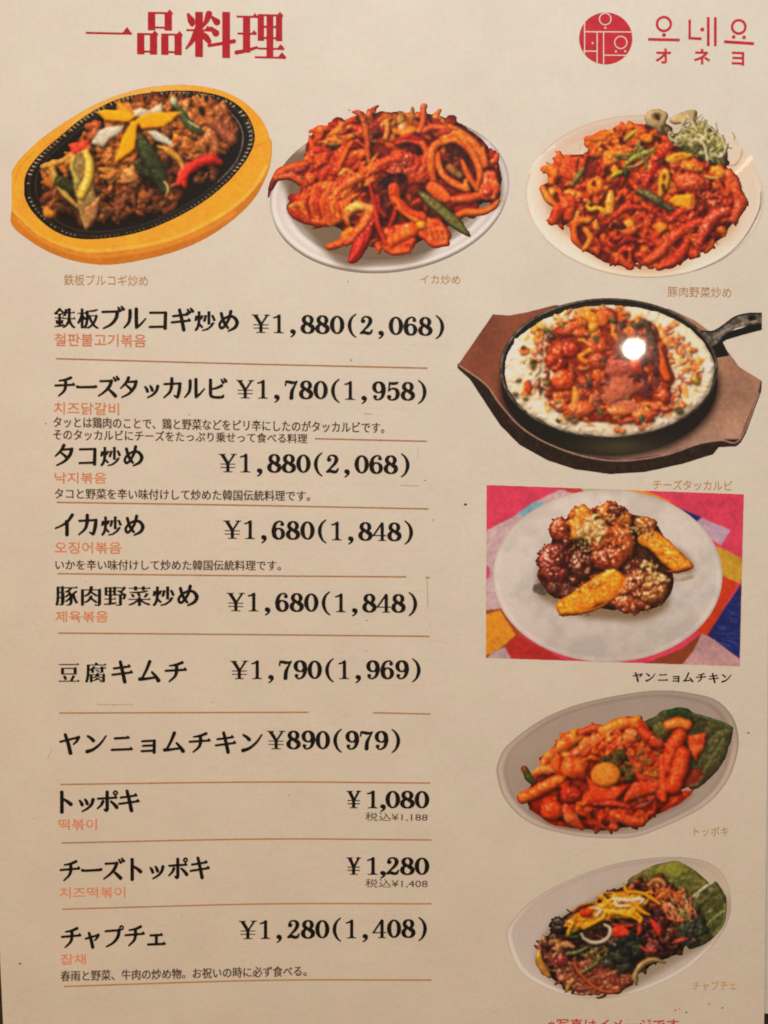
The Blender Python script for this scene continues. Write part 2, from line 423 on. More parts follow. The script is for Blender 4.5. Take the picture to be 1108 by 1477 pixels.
def lerp3(C, k, col):
    k = np.clip(k, 0, 1)[..., None]
    return C * (1 - k) + hexc(col) * k
def dish_bulgogi():
    out = []
    # wooden board: cut-off left end, rounded right end
    c = Canvas(8, 115, 400, 392, 11)
    top = [(17,247),(30,228),(60,200),(100,172),(145,147),(190,131),(235,123.5),(280,123),(320,131),(352,147),(377,172),(390,203),(388,240),(368,272),(335,303),(290,330),(240,350),(185,361),(130,365),(85,356),(48,337),(19,305),(17,300)]
    side = [(17,300),(17,324),(40,345),(72,364),(110,377),(155,382),(205,375),(255,362),(300,342),(340,314),(368,285),(384,255),(391,232),(392,205),(386,196),(300,260),(150,330)]
    P = np.vstack([spline(side[:15], 4), side[15:]])
    c.poly(P, 'c8812f', 0, 0, 1, 0, .05)
    lo = np.clip((c.Y - c.X * -.33 - 300) / 160, 0, 1)
    c.C = lerp3(c.C, lo * .5, 'b26a22')
    c.poly(spline(top, 4), 'e7a63a', 0, 0, 1, .4, .05)
    g = fbm(c.h, c.w, 60, c.rng, 3)
    ur = np.clip((170 - c.Y + (200 - c.X) * .25) / 90, 0, 1)
    c.C = np.where((c.C[..., 1] > .56)[..., None] & (c.A > 0)[..., None], lerp3(lerp3(c.C, ur, 'ecc68a'), np.clip((c.X - 200) / 200, 0, 1) * .35 + g * .2, 'e09a22'), c.C)
    # soft lit lip between the top and the side
    lip = [(20,303),(50,335),(88,353),(132,361.5),(186,357),(240,346),(290,326),(334,300),(366,270),(384,240)]
    c.tube(lip, 2.2, 'f0b54c', 0, 0, warp=.5, tex=.05)
    c.tube([(24,316),(55,342),(92,360),(135,369),(188,365),(242,353),(292,334),(338,307)], 3.2, 'd08a34', 0, 0, warp=.5, tex=.05)
    for pts in ([(62,213),(90,196),(104,190)], [(356,216),(372,210),(388,203)], [(22,262),(30,240),(52,216)]):
        c.tube(pts, .6, 'c4852e', 0, 0, warp=1, tex=.05)
    c.C *= (1 + .05 * c.t1 + .05 * c.t3)[..., None]
    out.append(('wooden_board', c.out(soften=.5)))
    # iron plate
    c = Canvas(28, 122, 376, 352, 12)
    outer = [(35,272),(38,250),(55,225),(85,198),(125,166),(170,143),(215,134),(255,130.5),(295,133),(330,143),(355,163),(367,190),(364,215),(345,245),(315,275),(280,300),(235,323),(190,338),(140,345),(105,343),(75,331),(50,309),(37,288)]
    P = spline(outer + [outer[0]], 4)
    c.poly(P, '17130f', 0, 0, 1, .3, .25)
    sh = lambda k: [((x - 205) * k + 205, (y - 238) * k + 238) for x, y in outer]
    c.tube(sh(.955) + [sh(.955)[0]], 2.6, '262019', 0, 0, warp=.5, tex=.3)
    c.tube(sh(.90) + [sh(.90)[0]], 1.2, '2f2a22', 0, 0, warp=.5, tex=.3)
    c.tube([(315,262),(340,235),(350,205),(346,180),(330,160)], .8, '6d6554', 0, 0, warp=.4, tex=.5)
    rr = np.random.default_rng(4)
    # glints on the fluted rim
    R = spline(sh(.965) + [sh(.965)[0]], 9)
    seg = np.r_[0, np.cumsum(np.hypot(*np.diff(R, axis=0).T))]
    for d in np.arange(0, seg[-1], 6.3):
        x, y = np.interp(d, seg, R[:, 0]), np.interp(d, seg, R[:, 1])
        dx, dy = 205 - x, 238 - y; L = math.hypot(dx, dy); dx /= L; dy /= L
        up = x < 200 and y < 260; right = x > 335; low = y > 300
        k = 3.2 if up else 2.5 if right else 1.6 if not low else 1.0
        col = 'efe4cc' if (x < 60 or right) else 'd9bf8c' if y < 200 else '9a917c'
        if x < 120 and y > 235: x -= 0; col = 'dcd8cc'
        if rr.random() < (.95 if up or right else .75):
            a = -18 if up else 0
            c.tube([(x - dx * k * .5, y - dy * k * .5 - (1 if up else 0), 1), (x + dx * k, y + dy * k * .6, .5)], .75 if not low else .55, col, 0, 0, warp=.2, tex=.2)
    for d in np.arange(0, seg[-1], 3.9):
        x, y = np.interp(d, seg, R[:, 0]), np.interp(d, seg, R[:, 1])
        x = (x - 205) * 1.018 + 205; y = (y - 238) * 1.018 + 238
        if y < 215 and rr.random() < .6: c.tube([(x, y, 1), (x + 1.6, y + 1.8, .5)], .7, 'c99a4e', 0, 0, warp=0, tex=.1)
    out.append(('iron_plate', c.out(soften=.3)))
    # the beef
    c = Canvas(45, 132, 350, 342, 13)
    body = [(62,288),(58,268),(66,246),(88,228),(108,214),(124,198),(146,184),(172,162),(194,145),(232,140),(268,142),(300,146),(326,158),(334,175),(338,200),(326,214),(312,230),(300,240),(280,262),(262,276),(248,300),(230,308),(190,318),(150,324),(120,320),(95,314),(72,304)]
    c.poly(spline(body + [body[0]], 4), '24130c', 0, 6, 20, 5, .4, .3)
    dk = ['3f2012','53290f','2e170d','633218']
    c.heap(body, 120, dk, (6, 12), (4, 7), lump=.5, gloss=.3, warp=4)
    mid = ['8f4c22','7a3f1c','6b3517','a05c2a','a8683a','5a2c14','96552c']
    c.heap(body, 120, mid, (7, 13), (6, 13), asp=(.4, .8), lump=.55, warp=4, gloss=.45, tex=.3)
    c.heap(body, 110, mid + ['b47038','aa602a'], (7, 13), (9, 16), 'tube', wid=(3, 5), warp=5, gloss=.5, tex=.3)
    hi = ['b87434','bc7838','a8602a','b36a2c','94501f','c4843c','ac5a22']
    upper = [(92,236),(128,200),(176,162),(205,146),(260,145),(310,152),(332,175),(330,205),(300,232),(240,235),(190,250),(150,262),(100,266),(66,262)]
    c.heap(upper, 80, hi, (8, 15), (13, 18), 'tube', wid=(3.6, 6.4), warp=5, gloss=.5, tex=.3)
    c.heap(upper, 64, hi + mid, (5, 11), (15, 20), lump=.5, warp=4, gloss=.5, tex=.35)
    low = [(60,285),(75,270),(140,275),(200,278),(248,285),(236,303),(180,314),(120,313),(80,303)]
    c.heap(low, 70, ['5e2f18','3c1e12','6c3a22','2a150e','48301e','1f120c','7a4626'], (6, 11), (13, 17), 'tube', wid=(2.5, 5), warp=5, gloss=.3)
    c.heap([(196,250),(240,236),(262,262),(240,300),(190,310),(150,300)], 30, ['74402a','4a2818','8a5232','2c170e'], (6, 12), (16, 19), 'tube', wid=(2.5, 4.6), warp=5, gloss=.4)
    c.heap([(255,178),(268,150),(305,148),(330,168),(336,196),(322,214),(300,222),(280,210)], 30, ['b87038','9c5a2c','c98448','84482a'], (9, 15), (18, 22), 'tube', wid=(3.5, 6), warp=6, gloss=.6, tex=.3)
    c.heap([(160,215),(196,222),(200,260),(160,262)], 14, ['c07a3a','a86230','d0924e'], (7, 12), (19, 21), lump=.5, warp=5, gloss=.5)
    c.blob(70, 306, 9, 7, 20, 'c8822c', 20, .6, 3, .5, .2, .4)
    c.tube([(306,178),(322,190),(334,200)], 8, '8a4a2c', 22, .8, warp=4, gloss=.8)
    c.tube([(301,205),(306,196),(312,212),(304,232)], 6, '9c5c34', 21, .9, warp=3, gloss=.8)
    # onions, peppers
    c.bv = .12
    c.tube([(62,241,.8),(74,240,1),(83,262,1),(95,281,.9),(112,298,.5)], 5, 'b8a04a', 22, .8, warp=1, tex=.08, gloss=.8, col2='a87f38')
    c.tube([(67,240,.8),(90,231,.9),(105,222,.7)], 4.5, 'c08a3c', 22, .9, warp=3)
    c.tube([(88,262),(104,270)], 9, '262c14', 20, .5, warp=2, tex=.3, gloss=.6)
    c.poly([(108,224),(120,218),(128,240),(136,268),(140,300),(128,328),(121,330),(113,300),(106,262)], '9c8a4a', 22, 3, 6, 2, .15, .5, col2='7d6236', smooth=True)
    c.poly([(120,300),(146,282),(140,312),(128,330),(121,328)], 'a9814a', 23, 2, 6, 2, .2, .5, col2='8d5f38')
    c.tube([(124,220,.8),(130,236,1),(128,256,1.1),(117,282,.9)], 6.5, 'd0a63c', 26, .8, warp=1, tex=.07, gloss=.8, col2='dcb550')
    c.tube([(107,226,.8),(104,243,.7),(112,262,1)], 4.5, 'aea152', 25, .7, warp=1, tex=.07)
    c.poly([(99,208),(118,203),(133,200),(126,214),(104,224)], 'cc3f26', 22, 3, 5, 2, .12, .5)
    c.tube([(128,182),(140,180),(134,196)], 6, 'a4522c', 23, .9, warp=4)
    c.tube([(204,200,.7),(212,220,1.2),(226,245,1.2),(236,272,.7)], 10, '262e1a', 24, .55, warp=2, tex=.22, gloss=.5, col2='343c20')
    c.tube([(198,238,.8),(212,250,1)], 7, '262c1c', 22, .5, warp=2, tex=.25)
    c.tube([(238,262,.8),(243,272,1),(239,284,.5)], 2.4, 'c9a55c', 26, .8, warp=1)
    c.tube([(250,150,.8),(262,162,1),(276,182,1),(292,192,.5)], 6, '38401f', 24, .7, warp=2, tex=.2, col2='40502e')
    c.blob(251, 146, 6, 6, 0, 'b9c39a', 26, .7, 2, .2, .08)
    c.tube([(272,175),(288,184)], 1.2, 'c3c49a', 27, .6, warp=1)
    c.tube([(228,212,.5),(240,216,1),(256,228,1.1),(263,240,.6)], 5, 'c28a38', 25, .8, warp=3, gloss=.8)
    c.tube([(266,268,.6),(268,250,.9),(285,236,1.1),(305,230,1),(318,234,.6)], 7, 'b82a1e', 26, .75, warp=1.5, tex=.1, gloss=.4, col2='a81d18')
    c.tube([(258,265),(262,248),(272,238)], 4, 'd8402c', 27, .7, warp=1.5, tex=.1)
    c.heap([(280,252),(314,246),(312,256),(285,260)], 12, ['6b3c24','4c2a1a'], (4, 7), (20, 22), lump=.6)
    # white petals
    c.poly([(132,207),(140,190),(152,184),(180,181),(176,190),(160,200),(150,212)], 'c6bfa8', 26, 1.5, 6, 1.5, .06, .5, col2='b3b19c')
    c.poly([(212,190),(226,188),(244,199),(252,212),(238,208),(226,204)], 'c5c4ac', 26, 1.5, 6, 1, .06, .5, col2='b2b8a2')
    c.poly([(190,160),(202,155),(216,158),(234,148),(236,162),(222,166),(196,170)], 'd3c6ae', 26, 1.3, 5, 1.5, .08, .4, col2='b8a68c')
    # yellow star
    y1, y2 = 'ec9a14', 'f2a61e'
    c.poly([(167,145),(178,150),(196,168),(190,172),(172,160)], 'e0982c', 27, 1, 3, .6, .06, .2)
    c.poly([(139,161),(150,158),(176,160),(197,170),(186,176),(152,175)], y2, 27, 1.2, 5, .8, .07, .15, slope=(.02, -.06))
    c.poly([(196,172),(214,163),(262,161),(248,176),(236,183),(205,187)], y1, 27, 1.2, 5, .8, .07, .15, slope=(0, .06), col2='f0a21a')
    c.poly([(190,175),(201,173),(195,215),(186,222),(165,235),(176,200)], y2, 27.5, 1.3, 5, .8, .07, .15, slope=(.05, 0), col2='ee9c14')
    img = c.shade(ao=.055, blotch='7a3a14', bk=.35, tint=(.35, .16, .08))
    out.append(('stir_fried_beef', c.out(img, soften=1.15)))
    return out

def plate(c, cx, cy, rx, ry, ang, base, under='a39d92', thick=4, well=.8, wcol=None, line='7d776d', lit=(-.3, .6), glow='f0ece4', wl=.5, outline=None):
    """a printed round dish: underside lip, rim, inner well"""
    Q, u, v = eq(c, cx, cy + thick, rx * .992, ry * .985, ang, outline)
    c.A = np.clip((1 - Q) * min(rx, ry) * SS + .5, 0, 1)
    c.C[:] = hexc(under)
    c.C = lerp3(c.C, (Q - .985) * 120, line)
    q, u, v = eq(c, cx, cy, rx, ry, ang, outline)
    top = np.clip((1 - q) * min(rx, ry) * SS + .5, 0, 1)
    T = np.broadcast_to(hexc(base), c.C.shape).copy()
    dx, dy = (c.X - cx) / rx, (c.Y - cy) / ry
    k = dx * lit[0] + dy * lit[1]
    T *= (1 + .10 * k)[..., None]
    if wcol: T = lerp3(T, np.clip((well - q) * 9 + .5, 0, 1) * .85, wcol)
    T = lerp3(T, np.exp(-((q - well) / .02) ** 2) * wl, line)
    T = lerp3(T, np.exp(-((q - well - .04) / .03) ** 2) * np.clip(.45 + dy, 0, 1) * .7, glow)
    T = lerp3(T, np.exp(-((q - .965) / .018) ** 2) * np.clip(.6 + dy * .6, 0.1, 1), glow)
    T = lerp3(T, np.clip((q - .985) * 60, 0, 1) * .6, line)
    c.C = c.C * (1 - top[..., None]) + T * top[..., None]
    c.A = np.maximum(c.A, top)
    c.C *= (1 + .02 * c.t3 + .015 * c.t2)[..., None]

def shadow(c, pts, col, k=.7, s=5):
    """soft contact shade around the food, as the picture shows it on the crockery"""
    m = inside(spline(list(pts) + [pts[0]], 4), c.X, c.Y).astype(np.float32)
    c.C = lerp3(c.C, blur(m, s * SS) * k, col)

def dish_squid():
    out = []
    c = Canvas(380, 155, 745, 405, 21)
    plate(c, 562, 277.5, 173.5, 112, -8, 'c9c4be', '8a8478', 5, .84, 'b8b2a8', '7c766c')
    body = [(393,222),(410,213),(440,210),(445,190),(470,178),(500,165),(540,160),(600,160),(660,172),(705,212),(722,250),(722,290),(690,300),(640,345),(600,372),(545,378),(500,380),(470,360),(440,325),(415,300),(420,290)]
    shadow(c, [(x, y + 5) for x, y in body], '5d4a34', .75, 4)
    shadow(c, [(430,318),(480,335),(470,350)], '7a6a4c', .5, 4)
    c.poly([(690,196),(706,206),(718,222),(722,240),(712,232)], 'd0ccce', 0, 0, 1, 2, .03, 0)
    out.append(('plate', c.out(soften=.6)))
    c = Canvas(382, 145, 732, 385, 22)
    O = ['d8641e','c4501a','b63c16','e07a28','cc5a1c','a83214','d46a24']
    R = ['a82a12','931f10','b83a18','7c1a0e','c24a1e']
    fill = [(442,228),(444,205),(462,186),(500,172),(540,163),(600,162),(660,175),(705,212),(722,250),(720,288),(690,296),(640,330),(600,350),(560,360),(520,350),(480,325),(440,318),(412,300),(425,285),(440,268)]
    c.poly(spline(fill + [fill[0]], 4), '4a1408', 0, 8, 22, 3, .3, .3)
    c.heap(fill, 70, R + ['5a160c'], (7, 13), (4, 8), lump=.4, warp=4, gloss=.4)
    c.heap(fill, 90, O + R, (7, 14), (7, 13), 'tube', wid=(3, 5.5), warp=4, gloss=.6)
    # back row, left mass
    c.heap([(500,172),(540,162),(600,162),(640,170),(640,190),(560,200),(500,195)], 40, ['d4742a','c88a34','d88e38','b8501e','c06a2c'], (5, 11), (10, 14), 'tube', wid=(3, 5), warp=4, gloss=.6)
    c.heap([(445,215),(450,192),(490,180),(520,175),(530,230),(500,262),(440,258)], 60, R + O, (6, 13), (11, 16), 'tube', ang=(-80, 20), wid=(3, 5.5), warp=4, gloss=.6)
    c.tube([(468,208,.5),(483,209,1),(492,207,.5)], 3, '5c5a1c', 17, .4, warp=1)
    c.tube([(460,206,.6),(480,201,1),(498,207,.8)], 3, 'c9772c', 16, .5, warp=1)
    # red slab
    c.poly([(446,220),(460,212),(480,218),(505,205),(510,240),(490,268),(465,262),(448,245)], 'b03518', 14, 3, 8, 3, .25, .6, col2='c8501e', smooth=True)
    c.heap([(448,220),(505,215),(500,262),(455,255)], 22, R + ['c4441c'], (5, 10), (16, 19), 'tube', ang=(-70, 10), wid=(2.4, 4), warp=4)
    # left wing of squid
    c.tube([(441,236,.9),(425,240,1),(408,246,1),(397,258,.9),(390,272,.6)], 6, 'cc6424', 15, .7, warp=1.5, col2='b8481c', edge='8a2a16')
    c.tube([(440,243,1),(415,252,1),(398,258,.8),(390,272,.6),(387.5,284,.3)], 4.6, '6a1c1a', 17, .7, warp=1, edge='3f1212')
    c.tube([(398,257,.7),(420,255,1),(440,266,1.1),(458,282,.8)], 6, 'a03a1c', 18, .7, warp=1.5, edge='5a1612', col2='c05a2a')
    c.poly([(414,298),(428,290),(445,268),(470,262),(500,262),(506,300),(490,322),(460,327),(432,318),(418,310)], 'b8441a', 15, 5, 12, 2.5, .3, .5, col2='d87a2c', smooth=True)
    for i in range(16):
        x = 430 + i * 5; c.tube([(x + 6, 268 + (i % 4) * 3, .6), (x - 1, 290, 1), (x + 2, 314 - (i % 3) * 5, .5)], 3, O[i % 7] if i % 3 else R[i % 5], 19 + .2 * i, .9, warp=2.5)
    c.tube([(416,300,.7),(425,312,1),(442,320,.9),(468,324,.6)], 4, '8a2412', 20, .7, warp=1.5)
    c.tube([(418,298,.6),(432,294,1),(438,300,.7)], 4, 'cf7a2c', 21, .6, warp=1.5)
    # central long pieces
    c.heap([(485,262),(520,240),(545,235),(540,262),(510,285),(490,290)], 26, O + ['d88434'], (6, 11), (17, 20), 'tube', ang=(-60, 0), wid=(2.6, 4.4), warp=3)
    c.tube([(478,286,.6),(500,266,.9),(525,252,1),(550,238,1.1),(572,228,1)], 7, 'c24418', 20, .8, warp=2.5, col2='d4641e', gloss=.8)
    c.tube([(519,166,.5),(526,180,.8),(530,205,1),(531,225,.8),(534,240,.5)], 5, 'c9642a', 22, .8, warp=1.5, col2='b0421c')
    c.tube([(518,163,.6),(524,172,1),(530,182,.7)], 4, '8a4420', 23, .7, warp=.8, col2='c87a3c')
    c.tube([(508,205,.5),(497,222,.8),(488,246,.6)], 4.5, 'd2581c', 22, .8, warp=1.5)
    c.tube([(528,255,.5),(538,232,.7),(545,222,.5)], 4, 'd8702a', 21, .8)
    c.blob(543, 192, 10, 9, 0, '3c0e10', 21, .5, 3, .4, .3, .4)
    c.tube([(534,184,.6),(545,180,1),(556,190,.8)], 4, '8a2220', 22, .8, warp=2)
    c.tube([(556,200),(560,186),(557,176)], 4, 'd88038', 22, .8, warp=2)
    c.blob(582, 184, 9, 6, 10, 'dcb48c', 21, .7, 2, .3, .1); c.tube([(572,190),(585,192),(596,188)], 5.5, 'e0981e', 22, .8, warp=2)
    c.heap([(555,165),(600,162),(600,178),(556,180)], 16, ['b8802c','a86a24','c8943c','c46028'], (4, 8), (20, 22), 'tube', wid=(2, 3.5), warp=3)
    # sauced middle with sesame
    c.poly([(556,230),(572,215),(600,218),(615,232),(620,255),(600,266),(570,250),(552,246)], 'a42c14', 20, 6, 10, 3, .25, .9, col2='bc4a1c', smooth=True)
    c.tube([(548,238,.7),(570,228,1),(592,236,1.2),(606,252,1)], 8, 'ae3216', 24, .7, warp=2.5, gloss=.9, col2='c44a1a')
    # loop at centre with dark hole
    c.blob(598, 216, 15, 10, 20, '2a0c0c', 20, .1, 1, .15, .3, .1)
    c.tube([(573,205,.8),(590,201,1),(606,206,1),(616,220,1),(612,238,1),(604,252,.8)], 6, 'c04a1e', 24, .9, warp=1.5, edge='92210f', col2='cf6a30')
    c.tube([(572,203,.6),(588,197,1),(604,202,.7)], 4.6, '9a1e16', 26, .8, warp=1.5)
    c.heap([(560,232),(600,225),(612,262),(590,268),(560,255)], 14, ['8c2012','a83016','741a0e'], (6, 9), (25, 28), 'tube', wid=(3, 4.5), warp=3, gloss=1)
    # dark gap centre
    c.poly([(545,262),(560,252),(585,252),(590,262),(580,285),(560,300),(545,290)], '240c0c', 18, 1, 6, 2, .4, .2)
    c.heap([(548,270),(580,262),(578,292),(550,300)], 10, ['4a140e','6a1a10','32100e'], (4, 8), (19, 21), 'tube', wid=(2, 3.4))
    # big ring
    c.blob(660, 240, 28, 30, 30, '30100c', 18, .1, 1, .1, .35, .1)
    c.heap([(645,222),(672,225),(676,252),(660,258),(645,240)], 10, ['4a1c10','5c2814','3a140e'], (5, 9), (18, 20), 'tube', wid=(2, 4))
    c.tube([(648,242),(662,252)], 5, '5f5428', 21, .5, warp=2, col2='8a7a3c')
    c.tube([(626,262,.9),(622,240,1),(624,216,1),(636,205,1),(660,202,1),(680,218,1.05),(691,242,1),(693,265,1),(690,272,.9)], 6.4, 'd0641e', 26, .85, warp=1, edge='a03410', col2='d87a2e')
    c.tube([(632,222,.8),(634,243,1),(645,258,1),(662,268,1.1),(674,273,1)], 5.6, 'cc5c1c', 25, .8, warp=1, edge='9a3010', col2='d87834')
    c.tube([(667,232,.6),(672,246,1),(681,262,1),(686,270,.7)], 4.8, 'c8641e', 25, .8, warp=1, edge='9c3410')
    c.tube([(674,273,1),(672,262,.7)], 5.5, 'd46a24', 27, .8, warp=1)
    # upper ring & chopstick-like tentacle
    c.tube([(610,190,.8),(622,184,1),(640,184,1),(647,190,.9),(640,196,.8)], 5, 'd4602a', 24, .9, warp=1.5, edge='a8381a')
    c.blob(640, 191, 7, 5, 0, 'b83a2c', 25, .6, 1, .2)
    c.tube([(611,155,.9),(611,168,1),(609,180,1),(604,190,.9)], 5.2, 'cf6c30', 23, .9, warp=.6, tex=.1, edge='b04a1e')
    c.blob(612, 153.5, 5, 4.6, 0, 'd88848', 24, .7, .3, .1, .1)
    c.poly([(624,170),(632,171),(640,180),(630,181)], '8e1e1e', 22, 2, 3, 1)
    c.tube([(650,182,.6),(672,196,1),(690,214,1),(700,232,.8)], 6, 'c85a22', 22, .8, warp=2, col2='d88434')
    c.tube([(640,200),(658,192),(668,200)], 5, 'dc842c', 21, .8, warp=2)
    c.poly([(694,222),(698,206),(704,224),(706,240),(698,244),(693,236)], 'cf7a2a', 24, 2, 4, 1, .15, .4, col2='c0521c')
    # right side
    c.poly([(700,246),(716,250),(720,270),(716,286),(700,290),(690,280)], 'a8341a', 22, 4, 7, 2, .25, 1, col2='c45020', smooth=True)
    c.tube([(704,238,.4),(713,246,.6),(716,253,.4)], 1.6, '3a1a12', 26, .5, warp=.5)
    c.tube([(716,262,.8),(719,272,1),(712,286,.8)], 4, 'd27a34', 25, .7, warp=1.5, col2='a8381a')
    c.blob(704, 278, 8, 7, 0, 'a0281a', 26, .7, 2, .2, .1, 1.3)
    c.tube([(655,288,.8),(675,286,1),(690,283,.9)], 7, 'c44a1e', 23, .7, warp=2)
    c.tube([(658,312,.9),(672,306,1),(695,306,1),(712,298,.8),(719,290,.5)], 5.6, 'd8661e', 25, .8, warp=1, edge='ae3c12', col2='dc7c2c')
    c.poly([(619,262),(632,264),(650,280),(650,290),(640,293),(622,282),(614,272)], 'd8681e', 25, 3, 6, 1, .15, .5, col2='c4501a', smooth=True)
    # hanging parts front
    c.poly([(595,318),(615,312),(640,322),(652,340),(640,352),(618,350),(600,336)], 'b83414', 22, 4, 8, 1.5, .25, .9, col2='d4601c', smooth=True)
    c.tube([(568,272,1.1),(572,290,1.1),(588,306,1),(610,314,.9)], 7.5, 'c43412', 26, .8, warp=1.5, edge='dc6a1c', gloss=.7)
    c.tube([(568,284,.8),(580,305,.9),(600,318,1)], 4, 'e0701c', 28, .7, warp=1.5)
    c.blob(606, 325, 8, 6, -20, 'e8901e', 28, .5, 1.5, .2)
    c.tube([(612,340,.8),(628,352,1),(645,350,.8)], 6, 'cc4416', 27, .7, warp=1.5, gloss=.9)
    for i in range(4): c.tube([(618 + i * 8, 332 + i, .6), (624 + i * 7, 346 - i, .9)], 2.2, 'dc7a34', 29, .7, warp=1)
    # green chilli
    c.bv = .1
    c.tube([(607,279,.6),(622,292,1),(642,308,1.1),(660,324,1),(677,340,.25)], 8, '5a5226', 30, .6, warp=1, tex=.2, gloss=.5, edge='3a3018', col2='6a6a34')
    c.tube([(676,334,.6),(678,341,.3)], 2, '4a4420', 31, .5, warp=0)
    # front squares
    c.bv = .8
    c.poly([(552,332),(575,324),(598,322),(600,350),(590,362),(560,366),(550,352)], 'b02a12', 23, 4, 8, 1.5, .25, .8, col2='c84818', smooth=True)
    c.tube([(558,356,.9),(576,342,1.1),(596,334,.9)], 7, 'de641a', 27, .7, warp=1.5, col2='cc4a16')
    c.tube([(556,352),(566,364),(590,362)], 4, 'cc4e18', 27, .7, warp=1.5)
    # left front: chilli strips
    c.blob(505, 340, 15, 12, -40, 'd8841a', 22, .6, 1.5, .1, .1, .5)
    c.tube([(474,356,.8),(488,352,1),(506,342,1)], 6, 'b83e16', 25, .7, warp=1.5, col2='d4601e')
    c.tube([(500,352,.5),(520,330,1.1),(536,305,.9),(546,290,.6)], 8, 'c4481a', 27, .7, warp=1.2, edge='a82a16', col2='d8662a')
    c.poly([(502,372),(512,345),(530,325),(541,312),(538,335),(527,362),(516,378),(505,380)], 'a01816', 27, 3, 6, 1, .25, .7, col2='7c1612', smooth=True)
    c.tube([(504,376,.8),(514,364,1),(524,344,.6)], 4, 'c22a20', 30, .7, warp=1)
    c.tube([(534,268,.6),(540,292,.8),(546,325,.9),(556,352,.7)], 5, 'b43018', 28, .8, warp=1, edge='8a1a10')
    c.tube([(545,285),(548,300),(556,312)], 4, '8c1c12', 26, .8)
    c.tube([(570,296,.6),(568,312,1),(560,330,.6)], 4, 'a42414', 26, .8)
    c.blob(513, 322, 6, 3.5, 0, '54180e', 24, .2, .5, .1)
    c.tube([(500,314,.6),(504,304,1),(516,297,1.1),(531,300,.9)], 6.5, 'e2952e', 26, .8, warp=1, tex=.1, col2='edb866')
    c.tube([(500,306,.8),(501,320,.9),(505,326,.4)], 4.5, 'd87e30', 25, .7, warp=1)
    c.seeds([(548,232),(590,225),(606,258),(560,250)], 34); c.seeds([(470,262),(505,255),(505,300),(470,300)], 22); c.seeds([(425,252),(445,256),(440,262)], 5)
    out.append(('stir_fried_squid', c.out(c.shade(ao=.034, blotch='b03414', bk=.45), soften=1.15)))
    return out

